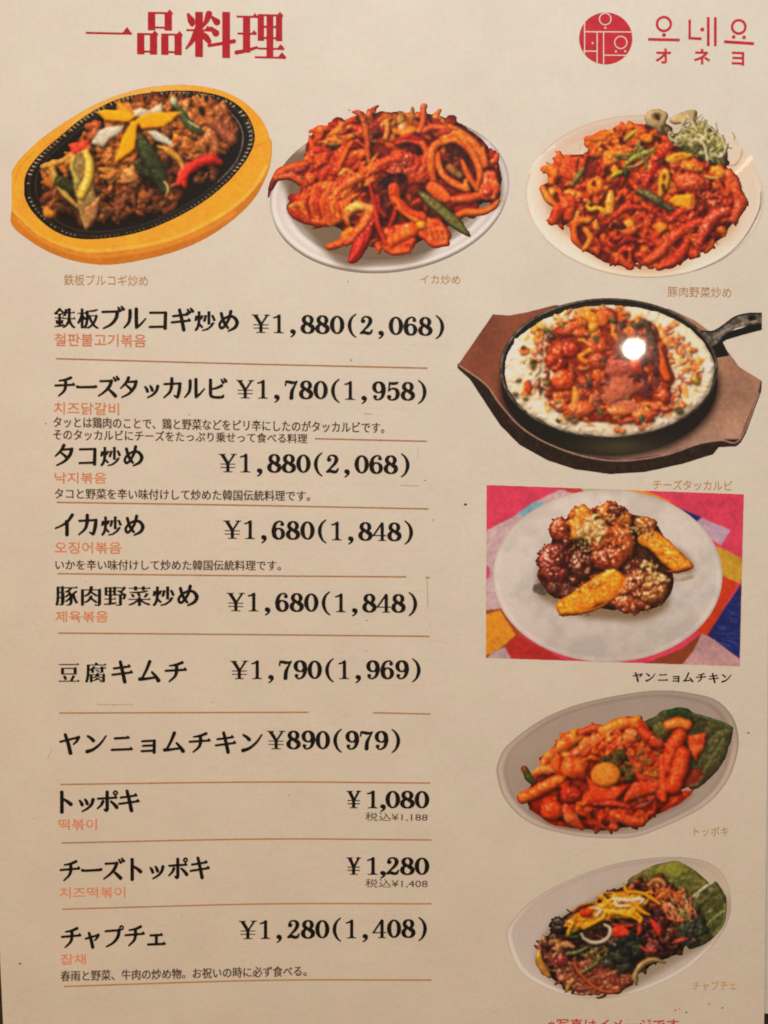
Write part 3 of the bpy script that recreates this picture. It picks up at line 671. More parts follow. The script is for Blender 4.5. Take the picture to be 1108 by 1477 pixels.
def dish_pork():
    out = []
    c = Canvas(748, 155, 1106, 415, 31)
    plate(c, 930, 283, 172, 117, 2, 'e0d4c2', 'a8987e', 2.5, .8, 'ded2c0', 'a98f70', wl=.15, glow='eee6d6')
    q, u, v = eq(c, 930, 283, 172, 117, 2)
    c.C = lerp3(c.C, np.exp(-((q - .9) / .08) ** 2) * np.clip(-(c.Y - 262) / 60, 0, 1) * np.clip((1010 - c.X) / 100, 0, 1) * .55, 'ccb098')
    c.C = lerp3(c.C, np.exp(-((q - .8) / .1) ** 2) * np.clip((860 - c.X) / 80, 0, 1) * .35, 'cfae94')
    c.C = lerp3(c.C, np.clip((c.X - 1000) / 60, 0, 1) * np.clip((300 - c.Y) / 60, 0, 1) * .9, 'dccfba')
    c.tube([(764,250,.5),(772,235,1),(784,222,.6)], 1.6, 'efe6d4', 0, 0, warp=.3, tex=.02)
    c.tube([(788,218,.6),(800,210,.8)], 1.4, 'efe6d4', 0, 0, warp=.3, tex=.02)
    body = [(782,268),(805,226),(845,222),(848,198),(885,187),(905,180),(960,180),(1047,240),(1070,290),(1062,325),(1035,350),(1000,366),(965,388),(905,388),(860,372),(825,342),(797,318)]
    shadow(c, [(x + 1, y + 5) for x, y in body], 'b08858', .5, 5)
    c.tube([(1098,276,.5),(1096,300,1),(1085,325,1),(1068,350,.8),(1040,374,.6),(1000,392,.4)], .8, '5c5348', 0, 0, warp=.2, tex=.2)
    # a ring of white onion beyond the greens
    c.tube([(1050,195,.6),(1064,205,.8),(1068,222,1),(1060,236,1),(1050,236,.8)], 3.4, 'dccfb4', 0, 0, warp=.6, tex=.05)
    c.tube([(1056,190,.5),(1060,198,1),(1059,204,.5)], 1.1, 'a89c7c', 0, 0, warp=.3)
    c.tube([(1048,238,.6),(1060,238,1),(1069,226,.8),(1071,214,.5)], .9, 'a08c70', 0, 0, warp=.3)
    out.append(('plate', c.out(soften=.6)))
    c = Canvas(776, 148, 1080, 396, 32)
    body = [(786,285),(781,268),(791,262),(793,240),(806,227),(830,222),(845,222),(850,212),(846,198),(865,195),(885,187),(905,181),(935,183),(975,200),(1020,215),(1048,240),(1058,262),(1069,285),(1070,303),(1058,322),(1045,340),(1020,358),(1000,362),(990,375),(965,388),(940,383),(925,377),(900,385),(870,378),(845,362),(838,357),(824,340),(820,322),(810,329),(796,318),(799,301)]
    c.poly(body, '5a160a', 0, 8, 24, 2.5, .3, .3)
    R = ['b03a12','9c2a0e','bc4414','861e0c','c8541a','a83010']
    O = ['cc5c18','d86c1c','e0842a','c8501a','dc7c20']
    D = ['6a160c','4a100a','7c1e10','8a2412']
    c.heap(body, 90, R + D, (6, 12), (4, 9), lump=.5, warp=4, gloss=.6)
    c.heap(body, 120, R + O, (6, 12), (8, 14), asp=(.35, .8), lump=.5, warp=5, gloss=.7, tex=.3)
    c.heap([(790,265),(810,228),(850,222),(850,200),(905,183),(960,190),(960,230),(900,300),(840,320),(800,310)], 75, O + R + ['b83a14'], (5, 11), (13, 17), lump=.5, warp=4, gloss=.7, tex=.35)
    c.heap([(850,200),(900,186),(930,190),(920,230),(860,235)], 24, O, (5, 9), (16, 18), 'tube', ang=(-40, 20), wid=(3, 5), warp=4)
    c.heap([(960,205),(1020,215),(1045,240),(1068,290),(1058,320),(1000,330),(930,330),(910,270)], 85, R + ['9c2c1c','a83a24','8a2016'], (6, 12), (13, 17), asp=(.35, .8), lump=.5, warp=5, gloss=.9, tex=.3)
    c.heap([(840,330),(900,300),(1000,320),(1040,345),(985,375),(940,380),(880,376)], 75, D + R + ['8c2818'], (6, 12), (13, 17), 'tube', wid=(3, 5.5), warp=5, gloss=.8)
    # named pieces
    c.tube([(783,272,.8),(790,286,1),(802,296,.9)], 6, 'd8842c', 17, .7, warp=1.5, edge='b04a16', col2='c8601c')
    c.tube([(806,232,.8),(800,248,1),(796,262,.9)], 7, 'b83e16', 17, .8, warp=2, col2='d4741e')
    c.poly([(811,228),(835,224),(848,232),(838,256),(822,262),(806,252)], 'c4541c', 18, 3, 6, 2, .25, .5, col2='a83412')
    c.tube([(797,318,.8),(808,302,1),(822,296,1),(820,312,.9)], 9, '98280f', 18, .8, warp=2.5, col2='c04c18')
    c.tube([(826,322,.8),(838,318,1),(850,318,.8)], 5, 'e08a28', 19, .8, warp=1.5); c.tube([(828,326,.8),(830,345,1),(838,356,.6)], 6, 'd4681a', 19, .8, warp=1.5, col2='c04a14')
    c.tube([(845,332,.8),(852,345,.8),(842,360,.6)], 6, 'dc7c24', 19, .8, warp=2)
    c.tube([(846,201,.8),(858,199,1),(872,199,.8)], 5, 'd87420', 19, .8, warp=1.5)
    c.tube([(838,205),(830,262,1)], .1, 'd87420', 0, 0)
    c.heap([(850,262),(868,258),(876,275),(855,285)], 9, ['e08a24','d8781c','cc5c18'], (5, 8), (18, 20), lump=.5, warp=3)
    c.tube([(882,278,.7),(880,292,1),(880,305,.8)], 7, 'dc7c26', 20, .7, warp=2, col2='e49a3c')
    c.blob(908, 324, 8, 7, 20, 'e8962c', 20, .6, 2, .3, .1); c.tube([(896,330),(906,336),(916,330)], 5, 'c04c1a', 19, .8)
    for p in ([(960,325,.5),(945,342,1),(958,352,1),(990,330,1),(1012,318,.6)],):
        c.tube(p, 7, 'a02a14', 19, .8, warp=2, col2='b84420')
    c.blob(953, 327, 11, 8, 10, 'e09424', 21, .5, 2, .25, .15, .5, col2='cc6a1c')
    c.tube([(925,300,.6),(902,300,1),(888,312,.8)], 6, 'a83018', 20, .8, warp=2); c.tube([(966,318,.8),(980,306,1),(1000,300,.8)], 6, 'a4301a', 20, .8, warp=2)
    c.tube([(1010,350,.6),(1018,330,1),(1030,312,1),(1050,305,.8)], 9, '98261a', 20, .8, warp=2, gloss=1, col2='b43c24')
    c.tube([(1050,250,.8),(1062,272,1),(1068,296,1),(1060,316,.8)], 9, 'a83c24', 19, .8, warp=3, gloss=1, col2='c4582c')
    c.tube([(930,378,.8),(950,366,1),(964,352,.9)], 7, 'a8321c', 20, .8, warp=2, col2='c04a24'); c.tube([(950,386,.7),(972,376,1),(985,362,1),(992,348,.7)], 7, 'a83018', 21, .8, warp=2)
    c.blob(999, 240, 17, 9, 5, 'cc661c', 20, .7, 3, .4, .3, .7, col2='dc8a2c')
    c.blob(994, 262, 22, 14, 0, 'a83218', 20, .45, 3, .4, .3, 1, col2='c04820')
    c.blob(1035, 248, 13, 10, 20, 'd4701e', 21, .6, 3, .4, .3, .6, col2='e4942c'); c.blob(1053, 268, 7, 8, 0, 'cc6420', 22, .6, 2, .3)
    c.tube([(1035,262),(1048,280),(1052,262)], 4, 'c04820', 22, .8, warp=2)
    c.tube([(945,235,.8),(958,218,1),(972,205,1)], 7, 'a42616', 20, .8, warp=2, gloss=1); c.tube([(930,268,.8),(940,250,1),(950,236,.7)], 6, '8c1c14', 20, .8, warp=2)
    c.blob(932, 200, 9, 7, 0, 'e08c1c', 21, .6, 2, .3, .2, .5); c.blob(925, 190, 9, 5, 0, 'd05c1c', 20, .7, 2, .4)
    c.blob(1015, 292, 4, 6, 20, '3a0c0a', 21, .1, 1, .2); c.blob(893, 326, 12, 6, 10, '2a0a08', 19, .1, 2, .3)
    c.bv = .1
    # tofu and leek slices
    c.poly([(964,290),(975,281),(998,280),(1003,284),(1002,300),(992,300),(975,298)], 'dc8c14', 22, 2.4, 4, 1, .1, .3, col2='e8a020')
    c.poly([(997,283),(1003,285),(1002,300),(996,299)], 'a85c14', 22, 1, 2, 1, .1, .2)
    c.tube([(952,282,.3),(956,270,.9),(958,258,1),(960,250,.8)], 9, 'd8941e', 22, .5, warp=.6, tex=.08, edge='8c6a1c')
    c.tube([(958,275),(957,268)], 3, '4a2410', 24, .2, warp=.4); c.tube([(958,262,.6),(958,254,1)], 3.6, 'b8741c', 24, .3, warp=.4); c.blob(958, 256, 2, 4, 0, '3a1a0c', 25, .1, .3, .1)
    c.tube([(964,230,.8),(978,226,1),(992,224,.8),(1001,224,.3)], 6.5, 'd8941c', 22, .5, warp=.7, tex=.1, edge='9a7a2c')
    c.tube([(974,227),(986,225)], 2.2, 'b06a14', 24, .2, warp=.4)
    c.blob(955, 233, 6, 4, -20, '4a2a12', 21, .2, 1, .2)
    c.tube([(922,276,.6),(936,282,1),(950,290,1),(968,302,.5)], 6.5, '3c3a1c', 23, .6, warp=1.2, tex=.25, gloss=.7, col2='565030')
    c.tube([(1017,254),(1030,257),(1042,254)], 2, 'd8a850', 24, .6, warp=.6)
    c.tube([(1020,258),(1032,260)], 1, '6a5a24', 24, .5, warp=.6)
    # left greens
    c.tube([(824,270,.4),(832,256,1),(842,243,.7)], 4, '7a7234', 22, .6, warp=1, tex=.15, edge='4c4a20')
    c.tube([(901,203,.6),(910,194,1),(918,188,.5)], 3.6, 'a89a28', 22, .6, warp=.8, edge='5c6420')
    c.tube([(882,255,.6),(890,250,1),(897,248,.8)], 4, 'b8a428', 23, .6, warp=.6, edge='7a8424')
    for p, r_, a_ in ([[(900,240,.5),(915,228,1),(935,219,1),(945,213,.4)], 3.6, '8a8a2c'], [[(886,223,.5),(900,224,1),(920,221,.7)], 2.4, '66682c'], [[(917,216,.8),(922,206,.9),(924,202,.3)], 2.8, '6c7430'], [[(899,242,.5),(920,238,1),(944,218,.5)], 1.8, 'a8a45a'], [[(925,224,1),(932,236,1),(930,244,.9)], 2, '686a34'], [[(922,210),(934,222)], 1.6, 'b0b274'], [[(905,229),(930,214)], 1.6, '2e3c18'], [[(888,226),(905,231)], 1.4, '2a3818']):
        c.tube(p, r_, a_, 24, .6, warp=1, tex=.15)
    c.blob(903, 250, 5, 6, 0, '1c2410', 22, .2, 1.5, .3)
    # leek slice
    c.tube([(847,297,.6),(852,302,1),(862,300,.9),(870,304,1.2),(874,308,.6)], 4, 'd4a020', 22, .6, warp=.8, edge='a8781c'); c.tube([(850,294),(858,293),(862,296)], 1.4, '54581c', 24, .5, warp=.4)
    # oyster mushrooms
    c.blob(946, 170, 17, 13, -10, 'b8a67c', 22, .35, 1.2, .15, .1, .1, col2='a89468'); c.blob(947, 168, 7, 5.5, 0, '6a5430', 24, .1, 1, .2); c.tube([(946,166),(950,172)], 2.4, '2e2010', 25, .1, warp=.4)
    c.tube([(931,180),(945,184),(958,180)], 1.6, '6a5a3c', 23, .4, warp=.6)
    c.poly([(966,172),(980,163),(1000,158),(1006,162),(1002,174),(985,178),(972,179)], 'a8986c', 22, 2, 5, 1, .1, .1, col2='bca878', smooth=True); c.tube([(1003,162),(1001,173)], 1.8, '6a5838', 24, .4, warp=.4)
    c.blob(955, 184, 9, 9, 0, '7a6a48', 24, .6, .8, .15, .15, .2); c.blob(963, 188, 8, 8, 0, '4a3824', 23, .5, 1, .2)
    # heap of shredded leek
    c.poly([(970,205),(975,190),(1000,180),(1030,190),(1048,215),(1046,235),(1030,236),(1010,228),(985,215)], '40401e', 20, 4, 10, 3, .4, .2, smooth=True)
    G = ['a8a458','bcb878','7a7638','dcd4a4','c4be84','64622c','e4dab2','969040','4c4a22']
    c.heap([(972,198),(985,182),(1010,174),(1030,186),(1046,210),(1044,232),(1025,232),(1005,222),(980,208)], 95, G, (6, 13), (22, 26), 'tube', curl=1.8, wid=(.7, 1.7), warp=3, gloss=.3)
    for p in ([(988,172),(978,190),(966,192),(968,200),(978,205)], [(1004,200),(1016,210),(1021,232)], [(1040,195),(1047,212),(1040,226),(1030,222)], [(992,168),(1000,178),(1006,190)], [(1024,182),(1036,192),(1044,204)]):
        c.tube([(x, y) for x, y in p], 1.5, 'e2d8ac', 28, .7, warp=1)
    c.seeds([(1000,255),(1040,262),(1045,300),(1005,300)], 40); c.seeds([(995,325),(1015,325),(1010,350),(1000,350)], 16); c.seeds(body, 60, r=(.5, .8)); c.seeds([(960,220),(990,235),(975,260)], 10)
    out.append(('stir_fried_pork', c.out(c.shade(ao=.036, blotch='a82c10', bk=.45, spec=.6), soften=1.15)))
    return out

def dish_cheese():
    out = []
    c = Canvas(655, 435, 1104, 690, 41)
    side = [(660,524),(660,531),(678,547),(698,578),(722,614),(750,642),(790,664),(830,677),(880,684),(930,681),(985,669),(1029,655),(1037,645),(1062,644),(1069,638),(1076,625),(1098,565),(1099,549),(1040,560),(900,620),(740,560)]
    c.poly(side, '241812', 0, 0, 1, .4, .3)
    c.C *= (1 + .5 * np.clip(c.t1, 0, 1))[..., None]
    top = [(711,453.5),(735,455),(762,450),(800,440),(900,445),(965,445),(1000,461),(1020,475),(1045,500),(1066,529),(1098,549),(1094,566),(1067,633),(1040,634),(1008,639),(960,655),(900,663.5),(850,659),(800,643),(755,618),(722,583),(703,556),(683,540),(661,526)]
    c.bv = 0
    c.poly(top, '8c5a40', 1, 0, 1, .3, .12)
    g = fbm(c.h, c.w, 90, c.rng, 3)
    # wood grain runs along the board, down to the right
    gr = np.sin((c.Y - c.X * .18 + 5 * c.t3 + 2 * c.wx) * 2.1) * .5 + c.t2 * .8
    t = (c.B < .5)[..., None] & (c.A > 0)[..., None]
    W = lerp3(c.C * 0 + hexc('7a4630'), np.clip((c.X - 850) / 160, 0, 1), 'a07a62')
    W = lerp3(W, np.clip((c.Y - 590) / 50, 0, 1) * .75, 'a88674')
    W = lerp3(W, np.clip((c.X - 1000) / 60, 0, 1) * np.clip((560 - c.Y) / 60, 0, 1) * .5, '9c6e54')
    W = W * (1 + .09 * gr + .16 * g + .10 * c.t1)[..., None]
    body = ell(880, 558, 158, 103, 0)
    sh = blur(inside(body, c.X, c.Y).astype(np.float32), 5 * SS)
    W = lerp3(W, sh * .9, '140c08')
    c.C = np.where(t, W, c.C)
    c.tube([(662,527),(683,541),(703,557),(722,584),(755,619),(800,644),(850,660),(900,664.5),(960,656),(1008,640),(1040,635),(1067,634),(1095,567)], .9, 'b59680', 0, 0, warp=.3, tex=.2)
    out.append(('wooden_board', c.out(soften=.5)))
    c = Canvas(712, 422, 1104, 668, 42)
    c.poly([(1026,497),(1042,492),(1052,513),(1034,516)], '14100d', 0, 0, 1, .5, .2)
    c.poly(ell(879, 553, 156, 104, 0), '17130e', 0, 0, 1, 0, .25)
    dd = np.exp(-(((c.X - 895) / 60) ** 2 + ((c.Y - 645) / 14) ** 2))
    c.C = lerp3(c.C, dd * .55, '5a5334'); c.C = lerp3(c.C, np.clip((c.X - 900) / 120, 0, 1) * np.clip((c.Y - 600) / 40, 0, 1) * .4, '2a1c1e')
    c.poly([(1032,490),(1046,480),(1070,473),(1099,462),(1099,476),(1072,483),(1048,490),(1036,498)], '120f0c', 0, 0, 1, .3, .2)
    c.poly([(1004,477),(1026,478),(1042,470),(1058,458),(1075,452.5),(1099,451.5),(1099,466),(1080,469),(1062,473),(1046,482),(1036,495),(1026,500)], '4a443c', 0, 0, 1, .5, .35, col2='6e665a')
    c.tube([(1006,477),(1028,478),(1044,469),(1060,457.5),(1078,452.5),(1098,452)], 1.2, '1a1612', 0, 0, warp=.4)
    c.tube([(1030,486),(1048,476),(1066,468),(1096,462)], 1.4, '8a8070', 0, 0, warp=.5, tex=.4)
    c.blob(1085, 459, 6, 3.6, 0, '0e0c0a', 0, 0, .4, .1); c.blob(1095, 461, 4, 4, 0, '5e564a', 0, 0, .5, .2)
    q, u, v = eq(c, 878, 531, 157.5, 101, 0)
    rim = np.clip((1 - q) * 100 * SS + .5, 0, 1)
    c.C = c.C * (1 - rim[..., None]) + hexc('201a15') * rim[..., None]; c.A = np.maximum(c.A, rim)
    c.C = lerp3(c.C, np.exp(-((q - .985) / .008) ** 2) * (.35 + .3 * (u < -.2) + .25 * (v < 0)) * (1 + c.t1), '9a9284')
    c.C = lerp3(c.C, np.exp(-((q - .955) / .012) ** 2) * .5 * (v < .3), '0c0907')
    out.append(('iron_skillet', c.out(soften=.45)))
    c = Canvas(722, 434, 1036, 634, 43)
    c.bv = .3
    c.poly(ell(879, 535, 151, 94.5, 0), 'e6d6b6', 0, 6, 14, 2, .12, .3)
    E = ell(879, 535, 147, 90, 0, 30)
    W = ['ecdfc6','f0e6d0','e8d8b8','e4cfa4','ecdcc0','f2ead8','e6d2aa']
    c.heap(E, 420, W, (3, 7), (5, 6), lump=.4, warp=4, gloss=.35, tex=.08, smooth=False, h=.45)
    c.heap(E, 420, W, (2.5, 5), (5.5, 6.5), 'tube', wid=(1.2, 2.4), h=.35, warp=3, gloss=.4, tex=.12, smooth=False)
    # sauce staining the cheese
    mid = [(752,500),(775,470),(815,450),(880,445),(940,455),(985,480),(1010,520),(1005,560),(975,598),(910,618),(850,618),(790,595),(755,560)]
    c.heap(mid, 190, ['dca860','d8943c','e0b878','cc7a34','e4c48c','d88c4c','c86a30'], (3, 9), (6, 8), lump=.6, warp=5, gloss=.4, tex=.2, h=.3)
    c.heap([(752,500),(800,455),(880,446),(900,470),(800,500),(765,540)], 60, ['e0a848','dc943c','e8c078','d87c34'], (3, 7), (9, 11), lump=.5, warp=3)
    c.heap([(950,470),(1000,500),(1008,545),(960,530)], 55, ['cc6a34','dc9048','c0502a','e4b484','d07a3c'], (3, 7), (9, 11), 'tube', wid=(1.5, 3), warp=3)
    c.heap([(955,545),(1000,550),(985,585),(940,600)], 34, ['cc7a4a','e0b48c','b8502c','e8ccac','a83c24'], (3, 7), (9, 11), 'tube', wid=(1.5, 3), warp=3)
    c.bv = 1
    core = [(782,500),(800,472),(830,458),(850,448),(885,447),(905,462),(935,462),(955,490),(965,520),(972,545),(960,580),(940,598),(905,610),(860,610),(825,602),(795,585),(788,560),(790,530)]
    c.poly(core, '7a2410', 8, 4, 12, 4, .4, .4, smooth=True)
    c.heap(core, 130, ['a83c18','b84a1e','94301a','c4581f','cc6a2c','7c2414','ac4428'], (5, 10), (10, 14), lump=.5, warp=4, gloss=.8, tex=.3)
    c.heap([(800,470),(850,448),(900,450),(905,480),(830,500)], 30, ['c86a24','d88a34','b84c1c','cc7830'], (4, 9), (13, 15), 'tube', wid=(2, 4), warp=4)
    c.heap([(800,575),(870,570),(950,580),(930,605),(830,606)], 38, ['c8602c','d07a38','b44c28','dc9850','a83c1c'], (5, 9), (13, 15), lump=.5, warp=4)
    c.heap([(885,470),(915,460),(935,470),(945,520),(940,580),(900,595),(890,540)], 34, ['54262a','3c1a1c','6a2c28','48282c','7a3428','34181a'], (6, 12), (13, 16), 'tube', ang=(50, 110), wid=(2.5, 5), warp=4, gloss=.5)
    c.heap([(835,540),(880,540),(890,570),(860,585),(840,565)], 18, ['3a2420','54302a','6c3c30','8a4c3c'], (5, 9), (14, 16), 'tube', wid=(2, 4), warp=4)
    # lower middle: haze of the lamp glare, painted into the ink colours
    c.blob(893, 563, 24, 20, -40, 'a85c42', 15, .3, 4, .3, .12, .2); c.blob(903, 585, 22, 9, 0, 'b8684a', 15, .3, 4, .3, .12, .2)
    c.blob(890, 530, 20, 14, 0, 'a04a38', 15, .3, 4, .3, .2, .5); c.blob(916, 528, 10, 9, 0, 'b83c24', 17, .6, 3, .3, .2, .8)
    # glazed chunks
    for x, y, rx, ry, a, col in [(806,507,12,12,0,'a83016'),(823,505,12,13,0,'9c2414'),(803,525,15,12,10,'84200f'),(812,548,17,16,0,'bc4018'),(823,476,20,9,-8,'a83a18'),(875,455,14,8,10,'a83820'),(838,480,12,7,0,'b84c1c'),(795,520,10,10,0,'942a12'),(860,500,16,12,0,'b04420'),(862,520,14,12,0,'9c3820'),(835,590,22,12,0,'bc5428'),(808,585,14,9,20,'b04c28'),(957,572,11,10,0,'8c2c1c'),(960,590,8,5,0,'a83c24'),(893,594,20,8,0,'c0602c'),(925,598,14,7,-10,'cc7438')]:
        c.blob(x, y, rx, ry, a, col, 17, .6, 2.5, .25, .2, 1.1, col2='c8562a' if rx < 15 else None, thr=.35)
    c.tube([(848,455,.8),(858,462,1),(856,472,.8)], 9, 'dc8420', 18, .6, warp=2, tex=.1, col2='e49c34'); c.tube([(866,452),(870,466)], 6, 'd06424', 18, .6, warp=2)
    c.tube([(950,505,.6),(955,525,1),(962,545,.8)], 8, 'cc5418', 18, .6, warp=1.2, tex=.1, edge='a03814'); c.tube([(945,490),(948,520),(946,540)], 4, '30181a', 17, .5)
    c.tube([(829,560,.6),(831,572,1),(828,580,.7)], 5.5, 'd88a34', 19, .6, warp=1.5, tex=.1); c.tube([(850,505),(838,515),(845,522)], 4, 'dc7c28', 19, .6)
    c.heap([(770,535),(790,530),(795,560),(775,565)], 14, ['d8c4a0','8a4a2c','c8a074','5a2a1c','b4806a'], (5, 9), (13, 16), 'tube', wid=(1.5, 3), warp=3)
    c.heap([(775,490),(795,488),(790,510),(778,512)], 9, ['e0c0a0','cc9070','b86444'], (4, 7), (13, 15), 'tube', wid=(1.5, 3))
    c.blob(762, 558, 5, 9, -20, 'b83c1c', 14, .5, 2, .3)
    c.tube([(920,470,.8),(930,465,1),(938,478,.8),(942,495,.6)], 5, '3a2e26', 18, .6, warp=2); c.tube([(893,470),(897,500)], 4, '5c3830', 18, .5)
    c.bv = 0
    for x, y, r in [(769,522,4.5),(788,476,4.5),(795,485,5),(811,472,3.5),(883,461,5),(860,490,5),(848,483,3.5),(788,553,5),(743,568,3.6),(758,575,3),(748,548,3.5),(806,581,3.5),(825,602,5),(866,594,5),(925,604,5),(980,592,5),(1003,549,6),(899,468,4),(915,470,5),(768,528,3),(870,521,4),(805,607,3),(942,488,4),(755,500,2.5),(908,492,4)]:
        c.blob(x, y, r * 1.2, r * .8, c.rng.random() * 90 - 20, ['4c4828','5e5832','3a341e','6a6236','40341f'][int(x) % 5] if (x, y) != (1003, 549) else 'b8942c', 20, .5, 1.2, .35, .25, .3, col2='8a9648' if r > 4.6 else None, thr=.3)
    for x, y in [(897,622),(890,619),(925,617),(1000,505)]: c.blob(x, y, 5, 3.5, 20, 'd86a34', 12, .5, 1.5, .3)
    out.append(('cheese_chicken', c.out(c.shade(ao=.038, blotch='b04a20', bk=.25, bump=.5, tint=(.6, .3, .15)), soften=1.15)))
    return out

def dish_chicken():
    out = []
    Q = [(702,699.5),(1073,713),(1067,961),(701,949)]
    c = Canvas(698, 696, 1077, 965, 51)
    c.poly(Q, 'c84058', 0, 0, 1, 0, .05)
    m = c.A.copy()
    def patch(p, col, soft=.35): c.poly(p, col, 0, 0, 1, .8, .06, soft=soft)
    patch([(701,790),(701,765),(735,748),(775,722),(808,706),(835,710),(800,740),(760,790),(740,850),(720,880),(701,886)], 'bfa4a4')
    patch([(746,740),(772,723),(789,726),(776,738),(758,747)], '7aa4ac')
    patch([(812,702),(860,704),(842,714),(818,710)], 'b43c3c'); patch([(836,703),(905,706),(900,720),(850,716)], 'aeb08c')
    patch([(901,706),(930,707),(965,722),(976,734),(960,736),(920,716)], 'd88c34')
    patch([(974,731),(1012,746),(1004,755),(985,746)], '1c2a68')
    patch([(1012,747),(1054,764),(1040,787),(1020,775),(1000,756)], 'b096a4')
    patch([(1033,787),(1071,806),(1069,843),(1040,830)], 'bc9434')
    patch([(1038,829),(1064,841),(1022,916),(1005,912),(1030,870)], 'bc3c1e')
    patch([(1069,843),(1067,950),(1020,916),(1045,878)], '1a2358')
    for i in range(60):
        x = 1030 + c.rng.random() * 38; y = 850 + c.rng.random() * 92
        if x > 1069 - (y - 843) * -.0 or (x - 1020) * 1.6 < 916 - y: continue
        c.tube([(x, y, .5), (x + 10, y + 2, .5)], .8, '3a4a86', 0, 0, warp=.5)
    patch([(1012,914),(1030,922),(1067,951),(1067,962),(980,960),(995,940)], 'b4908e')
    patch([(930,957),(985,935),(1012,914),(1000,940),(982,961),(930,958)], '7c3c20')
    patch([(700,880),(725,878),(750,915),(790,945),(850,960),(940,961),(700,955)], '8c4420')
    patch([(701,886),(722,880),(735,895),(745,915),(722,935),(701,946)], 'd8902c')
    patch([(722,880),(738,896),(760,930),(745,918)], '9a4a22')
    patch([(730,932),(745,917),(775,932),(815,953),(735,950)], 'a82c28')
    patch([(701,950),(712,940),(728,933),(738,951)], 'b49c9c')
    patch([(701,815),(707,818),(707,832),(701,836)], 'c05070')
    c.C *= (1 + .07 * c.t1 + .10 * c.t3 + .04 * c.t2)[..., None]
    c.A = m
    out.append(('patchwork_cloth', c.out(soften=.6)))
    c = Canvas(705, 702, 1048, 962, 52)
    plate(c, 876.5, 830.5, 165.5, 124.5, 0, 'ccc4b8', '7c7266', 1.5, .97, 'cbc4b8', '9c9080', wl=.15, glow='ddd6ca')
    c.C *= (1 + .07 * np.sin(c.t3 * 4) * .5 + .05 * ((c.Y - 760) / -130))[..., None]
    c.C = lerp3(c.C, np.exp(-(((c.X - 735) / 40) ** 2 + ((c.Y - 770) / 50) ** 2)) * .35, 'd2ccc0')
    c.C = lerp3(c.C, np.clip((c.Y - 890) / 60, 0, 1) * .3, 'a39c92')
    body = [(775,845),(800,868),(835,885),(880,890),(930,890),(968,868),(960,826),(1002,822),(985,790),(900,760),(800,780)]
    shadow(c, [(x - 2, y + 4) for x, y in body], '6f5638', .75, 4)
    c.tube([(960,832),(980,836),(1000,831,)], 3, 'b09c80', 0, 0, warp=1)
    c.blob(780, 850, 12, 8, 20, '5c5044', 0, 0, 2, .2)
    out.append(('plate', c.out(soften=.6)))
    c = Canvas(765, 718, 1006, 900, 53)
    c.poly([(775,830),(795,800),(800,760),(838,740),(880,735),(945,755),(960,790),(970,850),(940,880),(890,880),(830,870),(795,858)], '2e140c', 0, 5, 16, 3, .4, .4, smooth=True)
    c.heap([(780,820),(800,780),(860,765),(930,780),(950,830),(900,870),(820,860)], 60, ['3c160e','5a2412','2a0e0a','4a1c10'], (6, 12), (4, 8), lump=.5, gloss=1, warp=4)
    def chunk(x, y, rx, ry, a, col, z, col2=None, n=14, dk='3a120c'):
        c.blob(x, y, rx, ry, a, col, z, .55, 3, .28, .2, 1.1, col2=col2, thr=.1)
        P = ell(x, y, rx * .72, ry * .72, a, 12)
        c.heap(P, max(3, n // 4), [col, col2 or col, col, col2 or col, dk], (rx * .24, rx * .5), (z + rx * .2, z + rx * .32), lump=.35, warp=4, gloss=1.2, smooth=False, tex=.25, h=.8)
    chunk(808, 850, 22, 12, 15, '43201a', 6, '5a2a18')
    chunk(802, 812, 27, 29, 0, '5c1c16', 9, '84342a', 22)
    chunk(838, 815, 18, 22, 0, '32120e', 8, '4a1c12', 12)
    chunk(806, 762, 13, 17, 0, '7c2a18', 10, 'a44a22', 10)
    chunk(838, 748, 22, 17, -30, 'c4641e', 11, 'e0942c', 10, '9a4418')
    chunk(886, 742, 26, 16, 20, '9c4418', 11, 'c87028', 14)
    chunk(932, 758, 17, 13, 10, '94501f', 10, 'b4702c', 10)
    chunk(884, 783, 34, 28, 10, 'a04a1c', 13, 'c46a26', 20, '6a2010')
    chunk(878, 806, 26, 18, 0, '7c2a16', 16, 'a84a1e', 12, '4a140c')
    chunk(918, 852, 38, 29, -25, '6a3018', 12, '8e4a26', 22, '3a160c')
    chunk(945, 848, 20, 24, 0, '743e1c', 16, '92582a', 12, '48200e')
    chunk(905, 870, 26, 12, 10, '74301a', 17, '9c4820', 10)
    c.bv = .15
    c.poly([(922,774),(940,768),(955,770),(975,790),(998,812),(996,822),(975,824),(958,814),(942,796),(925,786)], 'd0701a', 18, 4, 8, 3, .3, .8, col2='e08a22', smooth=True)
    c.tube([(962,824,.6),(980,824,1),(997,819,.5)], 2.2, '9c3c14', 20, .6, warp=1)
    c.poly([(803,880),(806,868),(822,858),(850,838),(872,824),(890,822),(901,834),(896,850),(878,866),(848,880),(815,890)], 'e0841a', 20, 4, 9, 2.5, .22, .7, col2='cc6c14', smooth=True)
    c.tube([(806,886,.5),(830,886,1),(865,876,1),(892,856,.5)], 2, 'a85c14', 22, .4, warp=1.5)
    c.poly([(822,770),(830,738),(840,730),(852,735),(848,752),(838,772),(828,778)], 'cc7a24', 18, 3, 6, 1.5, .2, .6, col2='b85c1c', smooth=True)
    c.blob(852, 763, 22, 14, -20, 'b08a58', 24, .4, 4, .5, .25, .3, col2='8a5c30')
    c.bv = 0
    N = ['d0ac70','c49a5c','ddbf86','b4884c','a87c44']
    c.heap([(830,765),(850,745),(870,745),(872,765),(862,785),(842,785)], 110, N, (1.8, 3.6), (25, 28), lump=.3, warp=1, gloss=.3)
